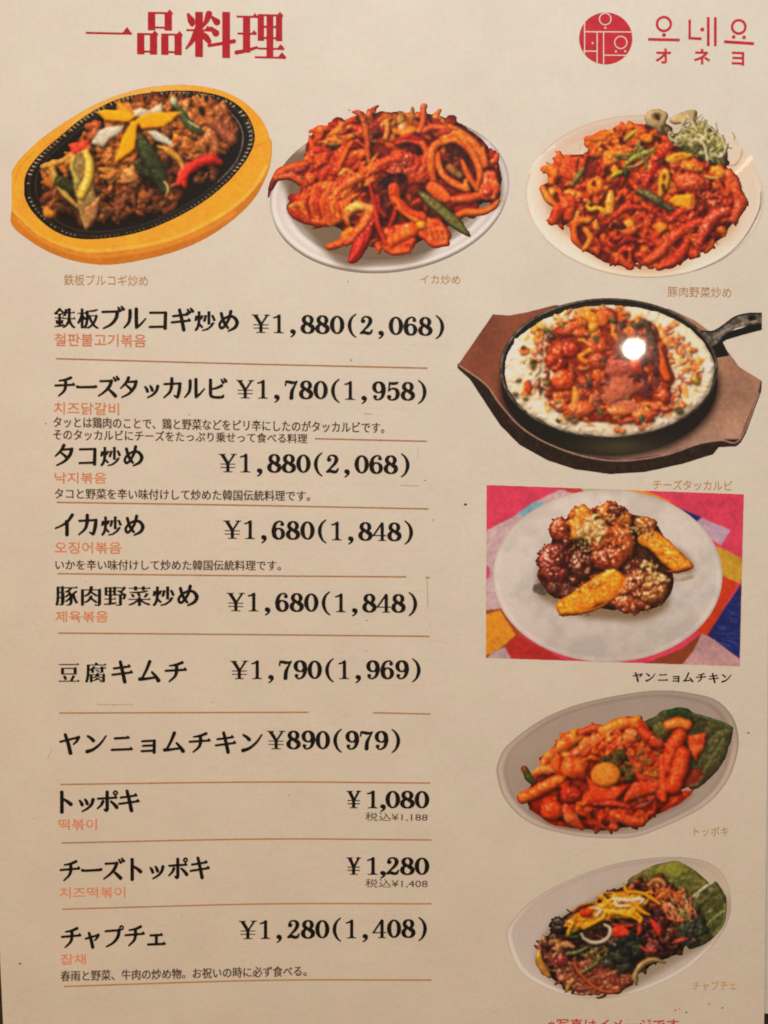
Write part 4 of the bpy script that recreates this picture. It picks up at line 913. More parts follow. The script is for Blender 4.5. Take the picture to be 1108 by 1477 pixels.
    c.heap([(905,760),(925,755),(945,765),(935,778),(910,775)], 40, N, (1.5, 2.6), (24, 26), lump=.3, warp=1, gloss=.3)
    c.heap([(915,815),(940,808),(955,825),(965,838),(945,838),(920,830)], 55, N, (2, 4), (24, 27), lump=.3, warp=1, gloss=.3)
    c.heap([(820,790),(845,785),(855,800),(830,800)], 16, N, (1.4, 2.4), (24, 26), lump=.3, warp=1)
    c.heap([(870,740),(900,730),(905,745),(880,755)], 16, N, (1.4, 2.2), (24, 26), lump=.3, warp=1)
    c.heap([(845,842),(865,835),(862,848)], 7, N, (2, 3), (26, 27), lump=.3, warp=1); c.heap([(828,852),(836,852),(832,860)], 3, N, (2, 3), (26, 27)); c.heap([(915,882),(945,874),(950,880),(920,888)], 12, ['b46430','c8884c'], (1.5, 2.5), (22, 24)); c.heap([(835,888),(860,882),(850,890)], 6, N, (1.2, 2), (22, 24))
    out.append(('fried_chicken', c.out(c.shade(ao=.034, blotch='7a2c10', bk=.4, spec=.8, sm=1.6, glint=1.2, tint=(.35, .15, .1)))))
    return out

def zz(k, ox, oy, pts):
    return [(ox + p[0] / k, oy + p[1] / k) + tuple(p[2:]) for p in pts]

def leaf(c, pts, col, col2, z=6, veins=(), vc='9aa868'):
    c.poly(pts, col, z, 4, 14, 2, .2, .35, col2=col2, smooth=True, lump=2)
    for v in veins: c.tube(v, 1, vc, z + 4, .5, warp=.6, tex=.1)

def dish_tteok():
    out = []; Z = lambda *p: zz(3.259, 735, 1020, p)
    c = Canvas(710, 990, 1072, 1222, 61)
    plate(c, 890, 1104, 181, 93, -19.5, 'aba091', '5f584e', 4.5, .93, 'a0958a', '6e665c', wl=.3, glow='c6bcae', outline=[(717,1118),(720,1095),(735,1072),(784,1036.6),(841,1014),(916,999),(960,996),(992,999),(1029.5,1008),(1052,1027),(1063.5,1052),(1064,1085),(1048,1128),(1010.6,1166),(931,1203),(882,1209),(822,1204),(765,1187),(730,1155)])
    c.C = lerp3(c.C, np.clip((c.Y - c.X * -.3 - 1400) / 80, 0, 1) * .3, '8d8278')
    q_ = np.hypot((c.X - 800) / 70, (c.Y - 1130) / 60); c.C = lerp3(c.C, np.exp(-q_ ** 2) * .45, '7c7468')
    c.C = lerp3(c.C, np.exp(-(((c.X - 760) / 40) ** 2 + ((c.Y - 1080) / 30) ** 2)) * .25, 'b5a89a')
    pool = Z((90,470),(160,440),(400,400),(700,400),(850,390),(860,400),(800,450),(700,500),(600,545),(480,575),(330,572),(200,550),(130,500))
    shadow(c, [(x, y + 3) for x, y in pool], '6e4a34', .6, 3)
    out.append(('plate', c.out(soften=.6)))
    c = Canvas(744, 1008, 1064, 1206, 62)
    c.poly(pool, '861c0c', 0, 2, 6, 2, .2, .8, col2='9c2c10', smooth=True)
    c.bv = .1
    leaf(c, Z((635,75),(690,40),(740,10),(830,5),(870,30),(940,50),(1000,70),(1045,95),(1050,120),(1030,190),(1000,260),(950,320),(900,370),(850,385),(800,300),(700,150)), '30341a', '404024', 3, [Z((1040,105),(980,120),(930,180),(890,270))], '4c6430')
    leaf(c, Z((1040,108),(1045,140),(1010,250),(950,330),(890,375),(850,370),(880,320),(930,180),(980,125)), '36381e', '464628', 6, [Z((1000,160),(940,260),(890,340))], '5a6e38')
    c.poly(Z((740,10),(830,5),(870,60),(850,100),(760,60)), '1c3014', 6, 2, 8, 2, .2, .3, smooth=True)
    c.tube(Z((860,35),(920,50),(1000,75),(1045,100)), 2.5, '42522c', 7, .6, warp=1)
    c.poly(Z((780,300),(900,290),(900,340),(840,375),(780,380)), '6a2414', 4, 2, 6, 2, .3, .5, smooth=True)
    c.bv = 1
    base = Z((150,260),(250,140),(430,90),(560,60),(640,80),(720,150),(760,300),(740,440),(640,540),(480,575),(330,560),(200,520),(80,450),(120,330))
    c.poly(base, '4a120a', 2, 6, 14, 3, .3, .5, smooth=True)
    c.heap(base, 90, ['a4300f','8c220e','b8421a','c4521c','741a0c'], (5, 11), (5, 10), lump=.4, warp=4, gloss=.6)
    c.heap(Z((160,250),(260,130),(450,90),(620,70),(640,180),(500,250),(300,280)), 60, ['d07a28','c4601c','dc8c34','b84a18','cc6a24','a83c14'], (5, 10), (9, 12), lump=.35, warp=4, gloss=.6)
    T = lambda p, r, col, z, **k: c.tube(Z(*p), r, col, z, .8, warp=1.2, tex=.12, gloss=.8, **k)
    T([(70,290,.8),(90,330,1),(110,350,.8)], 6, '34401c', 9)
    T([(120,310,.8),(160,290,1),(210,290,.9)], 7, 'c8662c', 10, col2='d4803c')
    T([(65,425,.95),(140,390,1),(240,335,.95)], 9.5, 'cc5c1c', 12, edge='a03c12', col2='d4702a')
    T([(240,185,.8),(190,230,1),(165,260,.8)], 8, 'd0742a', 10); T([(260,180,.9),(290,150,1),(320,130,.9)], 11, 'd8862a', 11, col2='cc6a20')
    T([(330,120,.8),(400,100,1),(450,100,.9)], 6, 'a8401c', 11); T([(440,110,.8),(520,80,1),(590,75,.95)], 9.5, 'd87c2a', 12, edge='b85818')
    T([(290,225,.8),(340,195,1),(370,160,.9)], 7, 'd4804c', 13, col2='c45a24'); T([(370,165,.8),(400,150,1),(420,140,.7)], 6, 'cc6a2c', 13)
    T([(230,240,.7),(225,280,1),(260,310,.8)], 8, 'b84a1c', 12); c.blob(*Z((305,285))[0], 19, 16, 10, 'c4501c', 13, .6, 2, .12, .15, .8, col2='d0682a')
    c.heap(Z((380,150),(480,110),(600,120),(560,190),(420,210)), 26, ['d8843c','c86428','e0985c','b84c1c'], (4, 8), (14, 16), 'tube', wid=(2.5, 4.5), warp=3)
    c.blob(*Z((570,140))[0], 12, 11, 0, 'cc6a34', 15, .6, 2, .3, .2, .8, col2='d88850'); T([(610,90,.8),(640,130,1),(700,170,.9)], 9, 'a82c14', 14, col2='bc4420')
    c.blob(*Z((690,160))[0], 11, 10, 0, 'b03c20', 15, .6, 2, .3, .2, .9); c.blob(*Z((605,145))[0], 4, 6, 0, '2c2c14', 17, .3, 2, .3)
    # peppers and green slice
    c.bv = .2
    c.blob(*Z((715,110))[0], 13, 13, 0, '3c3c1a', 13, .4, 1, .1, .15, .5, col2='4c4a22'); c.blob(*Z((700,100))[0], 9, 8, 0, '54522a', 15, .3, 1, .1)
    T([(750,85,.9),(790,75,1),(835,85,.9)], 9, 'd07028', 15, edge='a84c1a'); c.bv = 1
    T([(800,135,.9),(770,190,1),(740,280,.9)], 13, 'b03414', 13, col2='c04c1c', edge='8c240e')
    c.poly(Z((835,140),(930,118),(925,160),(880,260),(845,210)), 'a84420', 13, 3, 5, 2, .2, .6, col2='bc5c30', smooth=False)
    T([(815,225,.95),(800,290,1.05),(770,375,.95)], 12.5, 'c4401a', 17, col2='cc5222', edge='98280e')
    # dark greens in the middle
    c.bv = .3
    c.heap(Z((420,230),(540,200),(590,280),(580,350),(520,340),(450,260)), 34, ['34351a','24260f','4a4620','5a5228','1e1c0e'], (5, 9), (14, 17), 'tube', wid=(2.5, 4), warp=4, gloss=.4)
    c.bv = 1
    c.poly(Z((545,210),(640,190),(710,215),(742,430),(720,448),(640,370),(600,340)), 'b04420', 16, 3, 6, 2, .25, .6, col2='8c3c1c')
    c.heap(Z((580,210),(690,210),(700,330),(610,330)), 26, ['8a5a24','a8501c','6c4a1c','94481c'], (4, 7), (18, 20), lump=.4, warp=3)
    T([(715,230,.6),(725,330,1),(725,435,1)], 5, 'c8481c', 19)
    c.poly(Z((360,320),(420,370),(560,370),(540,400),(500,440),(420,450),(340,475),(335,460),(370,390)), 'c0441a', 17, 4, 6, 1.5, .2, .7, col2='a83414')
    c.poly(Z((560,385),(600,350),(690,360),(690,400),(600,430),(535,450)), '9c3416', 18, 3, 6, 1.5, .2, .6, col2='b04a24', smooth=True)
    T([(400,455,.7),(500,455,1),(560,470,1),(640,455,1),(675,425,.8)], 4.5, '8a2c1c', 18, col2='a44434')
    T([(540,450,.7),(570,462,1),(650,440,.7)], 2.5, '34100a', 20)
    c.blob(*Z((290,410))[0], 15, 14, 0, '942614', 14, .6, 3, .3, .2, .8)
    c.blob(*Z((200,485))[0], 17, 14, -10, 'bc3c14', 15, .7, 2, .15, .15, .9, col2='cc5420')
    T([(265,470,.6),(290,520,1),(340,570,.4)], 9, 'bc5c2c', 16, col2='a8431c', edge='d88a4c')
    c.heap(Z((350,490),(600,490),(630,540),(480,575),(360,560)), 26, ['9c3414','8c2a10','b04a20','6c1c0c'], (6, 10), (14, 17), 'tube', wid=(3, 5), warp=4)
    T([(500,510,.7),(560,535,1),(620,545,.8)], 8, 'a43c1a', 18, col2='b85028'); T([(430,520,.8),(450,550,1),(500,570,.8)], 7, 'a43818', 18)
    c.blob(*Z((455,540))[0], 7, 6, 0, '3a0e08', 19, .1, 2, .3)
    c.bv = 0
    c.blob(*Z((452,318))[0], 21.5, 18, -4, 'cc7424', 22, .35, .6, .04, .1, .35, col2='d4802e', p=4)
    for i in range(26):
        x, y = Z((452 + (c.rng.random() - .5) * 110, 318 + (c.rng.random() - .5) * 90))[0]; c.blob(x, y, .8, .7, 0, '8a4416', 30, .1, 0, 0)
    out.append(('rice_cakes', c.out(c.shade(ao=.038, blotch='a82208', bk=.62, bump=.5, tint=(.45, .18, .1), spec=.4, glint=.6), soften=1.1)))
    return out

def dish_japchae():
    out = []; Z = lambda *p: zz(3.4625, 745, 1235, p)
    c = Canvas(724, 1228, 1064, 1454, 71)
    plate(c, 892, 1339, 170.5, 87, -23, 'bcb1a2', '746b60', 3.5, .95, 'b4a99b', '857b6e', wl=.25, glow='d0c6b6', outline=[(731.5,1357),(735,1334.5),(765.5,1300.5),(814.5,1272),(878.6,1248),(935,1238),(984,1236.5),(1022,1244),(1044.6,1263),(1054,1293),(1051,1327),(1029,1363),(991.8,1397),(946.5,1421),(901,1436),(860,1440.5),(814.5,1435),(773,1418),(746.6,1396)])
    c.C = lerp3(c.C, np.clip((c.X - 980) / 60, 0, 1) * np.clip((1330 - c.Y) / 60, 0, 1) * .6, 'c2b299')
    body = Z((100,500),(170,330),(300,250),(500,150),(700,110),(900,200),(1040,180),(1050,300),(960,420),(800,520),(600,640),(480,690),(300,680),(180,610))
    shadow(c, [(x, y + 3) for x, y in body], '6e5a40', .55, 4)
    out.append(('plate', c.out(soften=.6)))
    c = Canvas(766, 1236, 1056, 1442, 72)
    c.bv = .1
    leaf(c, Z((555,125),(620,80),(690,45),(780,25),(840,40),(900,80),(950,125),(955,145),(890,200),(860,260),(760,250),(640,180)), '4c4c1e', '5a5a2a', 3, [Z((950,145),(880,200),(860,215))], 'a8b088')
    c.blob(*Z((770,70))[0], 22, 10, -10, '74742c', 6, .15, 4, .3, .15, .2)
    leaf(c, Z((985,125),(1030,170),(1052,230),(1040,320),(1000,390),(940,440),(860,460),(850,380),(870,300),(880,220),(900,200)), '3c3c1c', '4a4a24', 4, [Z((1045,270),(980,310),(930,380)), Z((870,215),(890,240),(880,280))], '7c9050')
    c.tube(Z((985,128),(930,165),(870,212)), 1.4, 'b9bc98', 8, .6, warp=.5)
    c.tube(Z((1045,240),(1035,330),(985,400)), 1.4, '6f803e', 8, .6, warp=.5)
    c.bv = 1
    base = Z((110,480),(130,420),(170,390),(190,330),(270,280),(420,210),(540,150),(680,120),(760,130),(830,180),(880,250),(930,290),(940,380),(850,430),(820,480),(700,530),(600,600),(560,640),(500,685),(400,680),(280,670),(180,610),(120,540))
    c.poly(base, '1c100c', 2, 6, 14, 3, .3, .5, smooth=True)
    c.heap(base, 80, ['2a1812','3c2014','1a1410','4a2a18','22261a'], (5, 10), (4, 8), lump=.5, warp=4, gloss=.7)
    c.heap(base, 90, ['5a3018','3c2014','6e4222','2a1a14','4a2418'], (6, 12), (7, 11), 'tube', wid=(1.2, 3), curl=1.5, warp=4, gloss=.8)
    # translucent noodles in front
    fr = Z((200,590),(320,530),(460,550),(580,590),(570,640),(500,680),(400,680),(280,665))
    c.poly(fr, '6e2c18', 9, 3, 8, 2, .3, .6, col2='84402a', smooth=True)
    c.heap(fr, 60, ['7a3820','94543a','5c2414','a06a4c','6c3020'], (6, 13), (11, 14), 'tube', ang=(-20, 25), curl=1.2, wid=(1, 2.2), warp=3, gloss=.8)
    c.heap(Z((110,430),(260,420),(330,520),(300,580),(170,600),(120,520)), 50, ['7a4a2c','5a2c1c','8c6040','3a1a14','6a2c24','a07a50'], (4, 9), (11, 14), 'tube', wid=(1.5, 3.2), curl=1.4, warp=3, gloss=.8)
    c.heap(Z((330,440),(480,420),(500,500),(380,540)), 30, ['7c6434','5a4a28','94784a','3c3a20'], (4, 9), (12, 14), 'tube', wid=(1.2, 2.4), curl=1.5, warp=3)
    c.bv = .3
    c.heap(Z((470,420),(600,400),(600,520),(560,580),(480,560),(440,520)), 34, ['20241c','181c1a','2c3024','26281e'], (6, 11), (12, 15), lump=.4, warp=4, gloss=.4)
    c.heap(Z((840,310),(930,290),(950,380),(880,440),(820,430)), 24, ['242c1c','1c2218','343a24','2a2420'], (5, 9), (11, 14), lump=.4, warp=4)
    c.bv = 1
    c.heap(Z((560,150),(700,115),(780,150),(760,190),(620,200)), 34, ['4a1c12','6a2c1a','2c120e','843c20','a05a34'], (5, 9), (12, 15), lump=.4, warp=3, gloss=1.1)
    c.tube(Z((660,145),(690,120),(730,125),(740,145)), 3, 'b07840', 17, .8, warp=1.5)
    c.heap(Z((620,230),(740,220),(760,330),(720,400),(600,400),(600,330)), 44, ['3a1414','521c16','280f10','6a2a1c','341a1c'], (5, 10), (12, 15), lump=.4, warp=4, gloss=.9)
    c.heap(Z((680,400),(820,400),(800,470),(720,520),(640,480)), 26, ['3a1a1c','5a2820','28140f','74382a'], (5, 9), (12, 15), 'tube', wid=(1.5, 3.2), warp=3)
    # carrot threads
    c.heap(Z((740,190),(830,190),(880,250),(870,300),(800,330),(750,270)), 60, ['b8683c','c88454','a8502a','cc7440','d09a70'], (6, 12), (15, 18), 'tube', ang=(30, 100), wid=(1, 1.9), curl=1.2, warp=2)
    c.heap(Z((670,180),(760,180),(760,210),(690,210)), 12, ['c05a24','cc7030'], (5, 9), (16, 18), 'tube', wid=(1.2, 2)); c.tube(Z((760,165),(800,185),(835,175)), 2, 'c45a24', 18, .7)
    c.tube(Z((750,250),(760,300),(800,325),(840,320)), 1.8, 'b85c34', 18, .8); c.heap(Z((810,280),(860,285),(840,305)), 6, ['6c8034','66682c'], (4, 6), (18, 19), 'tube', wid=(1.5, 2.4))
    # dark ear fungus, mushrooms
    c.blob(*Z((215,345))[0], 15, 12, -20, '17120f', 14, .6, 3, .4, .3, 1.3); c.blob(*Z((185,405))[0], 8, 5, 0, '2a1a14', 13, .6, 2, .3, .2, 1.2)
    c.blob(*Z((150,440))[0], 8, 8, 0, '35180f', 15, .7, 2, .2, .2, 1.2); c.tube(Z((170,430),(200,425),(210,470)), 3, 'ae7a44', 16, .8); c.blob(*Z((255,460))[0], 8, 9, 0, '2a120c', 15, .6, 2, .3, .2, 1.2)
    c.tube(Z((215,450),(250,435),(285,450)), 3, 'a87448', 17, .8); c.tube(Z((160,490),(180,530),(200,550)), 3, '7c3426', 16, .8)
    c.blob(*Z((230,520))[0], 9, 8, 0, '6c2420', 15, .5, 3, .3, .2, .8)
    c.tube(Z((110,480,.7),(115,530,1),(140,570,1),(165,600,.5)), 5.5, 'a8742a', 14, .7, warp=1, col2='c08c3c'); c.tube(Z((280,620),(262,640),(252,668)), 3.2, 'a88a3c', 14, .7)
    c.bv = .1
    for p, r_, a_ in [(Z((250,488,.8),(300,480,1),(355,455,.8)), 2.6, '5c6c3c'), (Z((330,580,.8),(370,555,1),(405,535,.7)), 2.6, '52602e'), (Z((250,400),(280,380),(300,370)), 2.4, '4a6430'), (Z((270,405),(310,400)), 2, '34481c'), (Z((290,510,.6),(300,560,1),(340,610,1),(410,665,1),(470,680,1),(515,672,.5)), 1.7, 'bc5420'), (Z((600,640,.6),(590,600,1),(620,545,1),(680,515,1),(740,530,.6)), 3.4, '9a7c48'), (Z((608,625),(605,590),(640,545),(690,525)), 1, 'bca068'), (Z((620,450,.7),(650,470,1),(695,472,.7)), 2.4, 'a8402c'), (Z((780,435,.4),(820,420,1),(855,410,.5)), 3, 'b03c34'), (Z((480,340),(540,350),(580,345)), 2, 'a8301c'), (Z((400,395),(455,420),(490,440)), 1.4, '8a4a34')]:
        c.tube(p, r_, a_, 19, .8, warp=.8, tex=.1)
    c.poly(Z((665,310),(690,320),(722,360),(725,400),(712,400),(680,360)), 'b02c1e', 19, 2.5, 4, 1, .12, .5)
    c.poly(Z((485,350),(550,360),(560,385),(520,405),(478,400)), 'b42412', 18, 3, 5, 1.5, .15, .6, col2='c8341c', smooth=True); c.poly(Z((605,335),(630,325),(625,380),(605,400)), 'a83a20', 17, 2, 3, 1)
    c.poly(Z((315,385),(330,380),(350,420),(400,438),(360,430),(325,405)), 'b8a488', 20, 2, 3, 1, .08)
    c.tube(Z((335,410,.8),(380,432,1),(430,425,1),(462,400,1),(468,360,1),(440,342,.7)), 3.2, 'baa68c', 21, .8, warp=.6, tex=.08, edge='8a7a68')
    # yellow egg threads
    Y = ['e28a1c','ea9a2a','d67e18','eeaa40','c87a1e']
    c.poly(Z((270,310),(350,260),(450,220),(500,180),(600,180),(640,230),(600,300),(450,320),(350,360),(270,370)), 'b07018', 16, 4, 9, 2, .3, .3, smooth=True)
    c.heap(Z((270,310),(350,265),(450,225),(480,260),(460,320),(350,350),(270,350)), 46, Y + ['c86a24','d07c34'], (5, 10), (20, 23), 'tube', ang=(-50, 20), wid=(1.2, 2.6), warp=2, gloss=.3)
    c.heap(Z((420,210),(560,170),(640,200),(650,260),(500,290),(430,280)), 44, Y, (6, 12), (20, 24), 'tube', ang=(-40, 40), wid=(1.4, 2.8), warp=2, gloss=.3)
    for p in [Z((535,135,.4),(545,165,1),(560,190,.6)), Z((560,175,.6),(640,190,1),(720,240,.7)), Z((580,230,.6),(620,270,1),(665,292,.7)), Z((470,280,.6),(560,295,1),(620,325,.8)), Z((440,280,.6),(430,310,1),(335,362,.8)), Z((280,340,.6),(260,380,1),(262,395,.6)), Z((600,290),(625,310),(618,330))]:
        c.tube(p, 3, 'd8941c', 25, .7, warp=.8, tex=.1, gloss=.3, edge='b87414')
    c.blob(*Z((350,280))[0], 10, 6, 5, 'b83010', 24, .5, 2, .3, .2, .6)
    c.tube(Z((385,258,.7),(420,270,1),(400,300,.8)), 3, 'c8a88c', 25, .7, warp=1); c.tube(Z((480,212,.7),(560,220,1),(635,215,.9),(620,232,.6)), 2.8, 'd0b49c', 25, .7, warp=1); c.tube(Z((490,215),(500,245),(560,250)), 2, 'd4c0a0', 25, .7)
    c.tube(Z((280,275),(320,250),(400,232)), 1.6, 'b86c28', 24, .7, warp=2)
    c.seeds(base, 14, 'c8a878', (.6, .8))
    out.append(('glass_noodles', c.out(c.shade(ao=.038, blotch='4a2014', bk=.3, bump=.5, tint=(.4, .2, .15), spec=.45, glint=.7), soften=1.0)))
    return out
# ------------------------------------------------------------------ lettering
# Brush-like serif signs are strokes of changing width in a 100 x 100 box (y down).
def _h(x0, y0, x1, y1, w=5.5, k=1.0):            # thin horizontal with its triangular stop
    return [('p', [(x0, y0, w), (x1, y1, w)]), ('t', (x1, y1, k))]
def _p(*pts): return [('p', list(pts))]
def _v(x0, y0, x1, y1, w=11): return [('p', [(x0, y0, w * .9), ((x0 + x1) / 2, (y0 + y1) / 2, w * .95), (x1, y1, w)]), ('p', [(x0 - w * .55, y0 - 1, 2.5), (x0, y0 + 1, w * .8)])]
def _dk(x, y): return _p((x, y, 4), (x + 9, y + 13, 9)) + _p((x + 14, y - 5, 4), (x + 23, y + 7, 9))
def _ring(x, y, r, w): return [('p', [(x + r * math.cos(t), y + r * math.sin(t), w) for t in np.linspace(0, 2 * math.pi, 13)])]
def _sm(g, k=.78, ox=12, oy=24):                 # small form of a sign
    out = []
    for t, a in g:
        if t == 'p': out.append((t, [(x * k + ox, y * k + oy, w_ * .92) for x, y, w_ in a]))
        else: out.append((t, (a[0] * k + ox, a[1] * k + oy, a[2] * .8)))
    return out
KANA = {}
KANA['チ'] = _p((78, 8, 9), (52, 18, 7), (22, 23, 2.5)) + _h(4, 46, 94, 41) + _p((52, 20, 10), (53, 44, 11), (46, 70, 8), (20, 95, 2.5))
KANA['ー'] = _p((5, 50, 9), (18, 52, 6), (80, 50, 7.5), (94, 48, 10))
KANA['ズ'] = _h(12, 22, 62, 20, 5.5, .3) + _p((66, 20, 11), (56, 45, 11), (34, 70, 7), (4, 92, 2.5)) + _p((50, 58, 5), (68, 74, 10), (84, 90, 13)) + _dk(76, 4)
KANA['タ'] = _p((44, 4, 11), (32, 27, 8), (6, 54, 2.5)) + _h(36, 24, 78, 21, 5.5, .3) + _p((80, 21, 11), (72, 48, 11), (48, 77, 7), (12, 97, 2.5)) + _p((34, 40, 5), (48, 52, 8), (60, 64, 10))
KANA['ッ'] = _p((20, 46, 5), (27, 56, 9), (31, 66, 10)) + _p((44, 41, 5), (50, 50, 9), (54, 61, 10)) + _p((80, 42, 11), (73, 64, 9), (56, 82, 6), (32, 96, 2.5))
KANA['カ'] = _h(8, 31, 80, 27, 5.5, .3) + _p((83, 28, 11), (80, 58, 12), (73, 87, 10), (68, 92, 7), (55, 84, 2.5)) + _p((44, 5, 11), (43, 38, 11), (34, 68, 8), (6, 95, 2.5))
KANA['ル'] = _p((28, 14, 11), (28, 40, 11), (22, 68, 8), (2, 92, 2.5)) + _p((56, 7, 11), (56, 50, 11), (57, 86, 11)) + _p((56, 90, 8), (74, 76, 5), (97, 50, 2.5))
KANA['ビ'] = _p((22, 9, 11), (22, 50, 11), (23, 78, 11), (34, 88, 8), (62, 90, 8), (80, 87, 8), (84, 80, 4)) + _p((76, 34, 9), (50, 46, 6), (26, 51, 4)) + _dk(74, 6)
KANA['ブ'] = _h(10, 23, 72, 20, 5.5, .3) + _p((76, 21, 12), (70, 50, 11), (48, 78, 7), (14, 97, 2.5)) + _dk(80, 2)
KANA['プ'] = _h(10, 25, 72, 22, 5.5, .3) + _p((76, 23, 12), (70, 52, 11), (48, 79, 7), (14, 97, 2.5)) + _ring(88, 11, 8, 3.2)
KANA['コ'] = _h(14, 22, 80, 20, 5.5, .3) + _v(82, 21, 80, 90, 11) + _p((12, 86, 5.5), (82, 83, 5.5))
KANA['ギ'] = _h(12, 35, 76, 26) + _h(6, 63, 86, 53) + _p((40, 6, 9), (50, 48, 11), (59, 95, 12)) + _dk(76, 4)
KANA['イ'] = _p((80, 4, 11), (60, 33, 8), (34, 52, 5), (4, 66, 2.5)) + _v(56, 34, 56, 95, 12)
KANA['キ'] = _h(12, 35, 82, 26) + _h(5, 64, 92, 53) + _p((40, 5, 9), (50, 48, 11), (60, 96, 12))
KANA['ム'] = _p((52, 4, 11), (38, 40, 8), (20, 76, 6)) + _p((8, 84, 12), (30, 83, 8), (80, 76, 5.5)) + _p((62, 52, 5), (78, 70, 9), (91, 90, 14))
KANA['ン'] = _p((12, 16, 5), (28, 27, 10), (38, 38, 12)) + _p((10, 89, 13), (38, 79, 9), (70, 52, 6), (95, 16, 2.5))
KANA['ヤ'] = _p((6, 42, 5.5), (50, 31, 6), (86, 22, 6)) + _p((88, 22, 12), (80, 40, 7), (66, 54, 3)) + _p((28, 8, 9), (42, 52, 12), (52, 96, 13))
KANA['ニ'] = _h(18, 28, 80, 25, 6.5, .9) + _h(4, 82, 94, 79, 6.5, 1)
KANA['ョ'] = _h(24, 42, 78, 40, 5.5, .3) + _v(79, 40, 78, 95, 10) + _p((28, 64, 5.5), (78, 62, 5.5)) + _p((22, 89, 6), (80, 87, 6))
KANA['ト'] = _v(36, 5, 36, 97, 12) + _p((38, 34, 4), (58, 47, 9), (76, 62, 13))
KANA['ポ'] = _h(6, 38, 88, 35) + _p((47, 8, 10), (47, 50, 11), (47, 86, 11), (42, 95, 7), (34, 88, 2.5)) + _p((28, 52, 10), (20, 68, 7), (4, 84, 2.5)) + _p((64, 52, 5), (78, 65, 9), (90, 80, 12)) + _ring(84, 13, 8, 3.2)
KANA['ャ'] = _sm(KANA['ヤ'], .74, 12, 26)
KANA['ェ'] = _h(22, 50, 78, 49, 5.5, .9) + _v(51, 50, 51, 90, 10) + _h(10, 92, 92, 91, 6, 1)
KANA['め'] = _p((18, 18, 9), (26, 48, 9), (38, 70, 9), (47, 82, 6)) + _p((60, 8, 10), (52, 40, 8), (34, 72, 7), (18, 84, 7), (10, 68, 7), (24, 46, 6), (50, 31, 6), (74, 34, 9), (88, 56, 12), (78, 80, 9), (50, 96, 3))
# heavy title signs
def _H(x0, y, x1, y1=None, w=4, k=.9): return _h(x0, y, x1, y if y1 is None else y1, w, k)
def _box(x0, y0, x1, y1, w=15): return [('r', (x0, y0, x0 + w, y1 + 4)), ('r', (x1 - w, y0, x1, y1 + 4)), ('r', (x0, y0, x1, y0 + 4)), ('r', (x0, y1 - 4, x1, y1)), ('t', (x1 - 2, y0 + 3, .7))]
KANA['一'] = [('r', (4, 50, 98, 54)), ('g', [(78, 51), (88, 38), (98, 53), (98, 54)])]
KANA['品'] = _box(27, 6, 76, 40) + _box(5, 50, 46, 90) + _box(54, 50, 96, 90)
KANA['料'] = [('r', (20, 4, 36, 97)), ('r', (2, 40, 50, 44)), ('t', (49, 42, .8)), ('r', (75, 3, 91, 98))] + _p((6, 10, 5), (12, 22, 13), (14, 30, 8)) + _p((48, 8, 12), (43, 22, 9), (36, 34, 3)) + _p((24, 42, 12), (14, 64, 8), (2, 80, 2.5)) + _p((34, 46, 4), (42, 56, 12), (48, 64, 9)) + _p((54, 14, 4), (64, 24, 13)) + _p((52, 36, 4), (62, 47, 13)) + _p((48, 73, 5), (75, 68, 5), (99, 63, 7))
KANA['理'] = [('r', (14, 12, 29, 86)), ('r', (1, 10, 42, 14)), ('t', (41, 12, .6)), ('r', (3, 45, 40, 49)), ('t', (39, 47, .6)), ('r', (62, 8, 76, 94)), ('r', (38, 93, 99, 97)), ('t', (97, 95, .9)), ('r', (44, 75, 96, 79)), ('t', (94, 77, .8))] + _box(44, 6, 94, 57, 13) + [('r', (44, 30, 94, 34))] + _p((1, 86, 7), (20, 82, 6), (42, 75, 4))

def loop(cx, cy, rx, ry, wv, wh, a0=0, a1=360, n=28):
    P = []
    for t in np.radians(np.linspace(a0, a1, n)):
        k = abs(math.cos(t)) ** 1.5; P.append((cx + rx * math.cos(t), cy + ry * math.sin(t), wh + (wv - wh) * k))
    return [('P', P)]
D = {}
D['0'] = loop(36, 50, 24, 45, 17, 4.5)
D['1'] = [('r', (31, 4, 47, 98)), ('r', (14, 95, 62, 100))] + _p((15, 17, 5), (26, 14, 5), (40, 5, 8)) + [('g', [(24, 97), (31, 88), (47, 88), (54, 97)])]
D['2'] = _p((20, 27, 17), (19, 28, 17)) + _p((14, 24, 6), (20, 9, 5), (36, 3.5, 5), (50, 11, 12), (54, 27, 16), (46, 48, 12), (28, 70, 7), (10, 90, 5)) + _p((10, 92, 8), (26, 88, 13), (42, 92, 14), (54, 90, 10), (62, 74, 4))
D['4'] = _p((46, 4, 6), (24, 40, 5), (5, 71, 5)) + [('r', (4, 68, 68, 74)), ('r', (39, 4, 55, 97)), ('r', (27, 95, 66, 100))]
D['5'] = _p((19, 5, 6), (17, 26, 5), (14, 50, 4)) + _p((20, 8, 8), (34, 10, 13), (50, 8, 10), (58, 3, 4)) + _p((14, 50, 4), (26, 39, 5), (40, 37, 8), (53, 46, 14), (57, 66, 17), (51, 86, 13), (34, 97, 5), (18, 94, 5), (10, 82, 6)) + _p((16, 80, 16), (17, 81, 16))
D['6'] = _p((53, 19, 14), (54, 19, 14)) + _p((57, 15, 6), (50, 5, 5), (36, 4, 5), (20, 18, 11), (13, 48, 17), (15, 70, 17), (24, 90, 11), (37, 97, 5)) + loop(36, 69, 22, 28, 16, 4.5)
D['7'] = _p((9, 12, 6), (20, 8, 12), (36, 12, 14), (52, 11, 8), (62, 5, 4)) + _p((10, 4, 4), (7, 28, 4)) + _p((62, 5, 4), (48, 34, 8), (38, 60, 14), (35, 95, 16)) + [('r', (27, 88, 43, 99))]
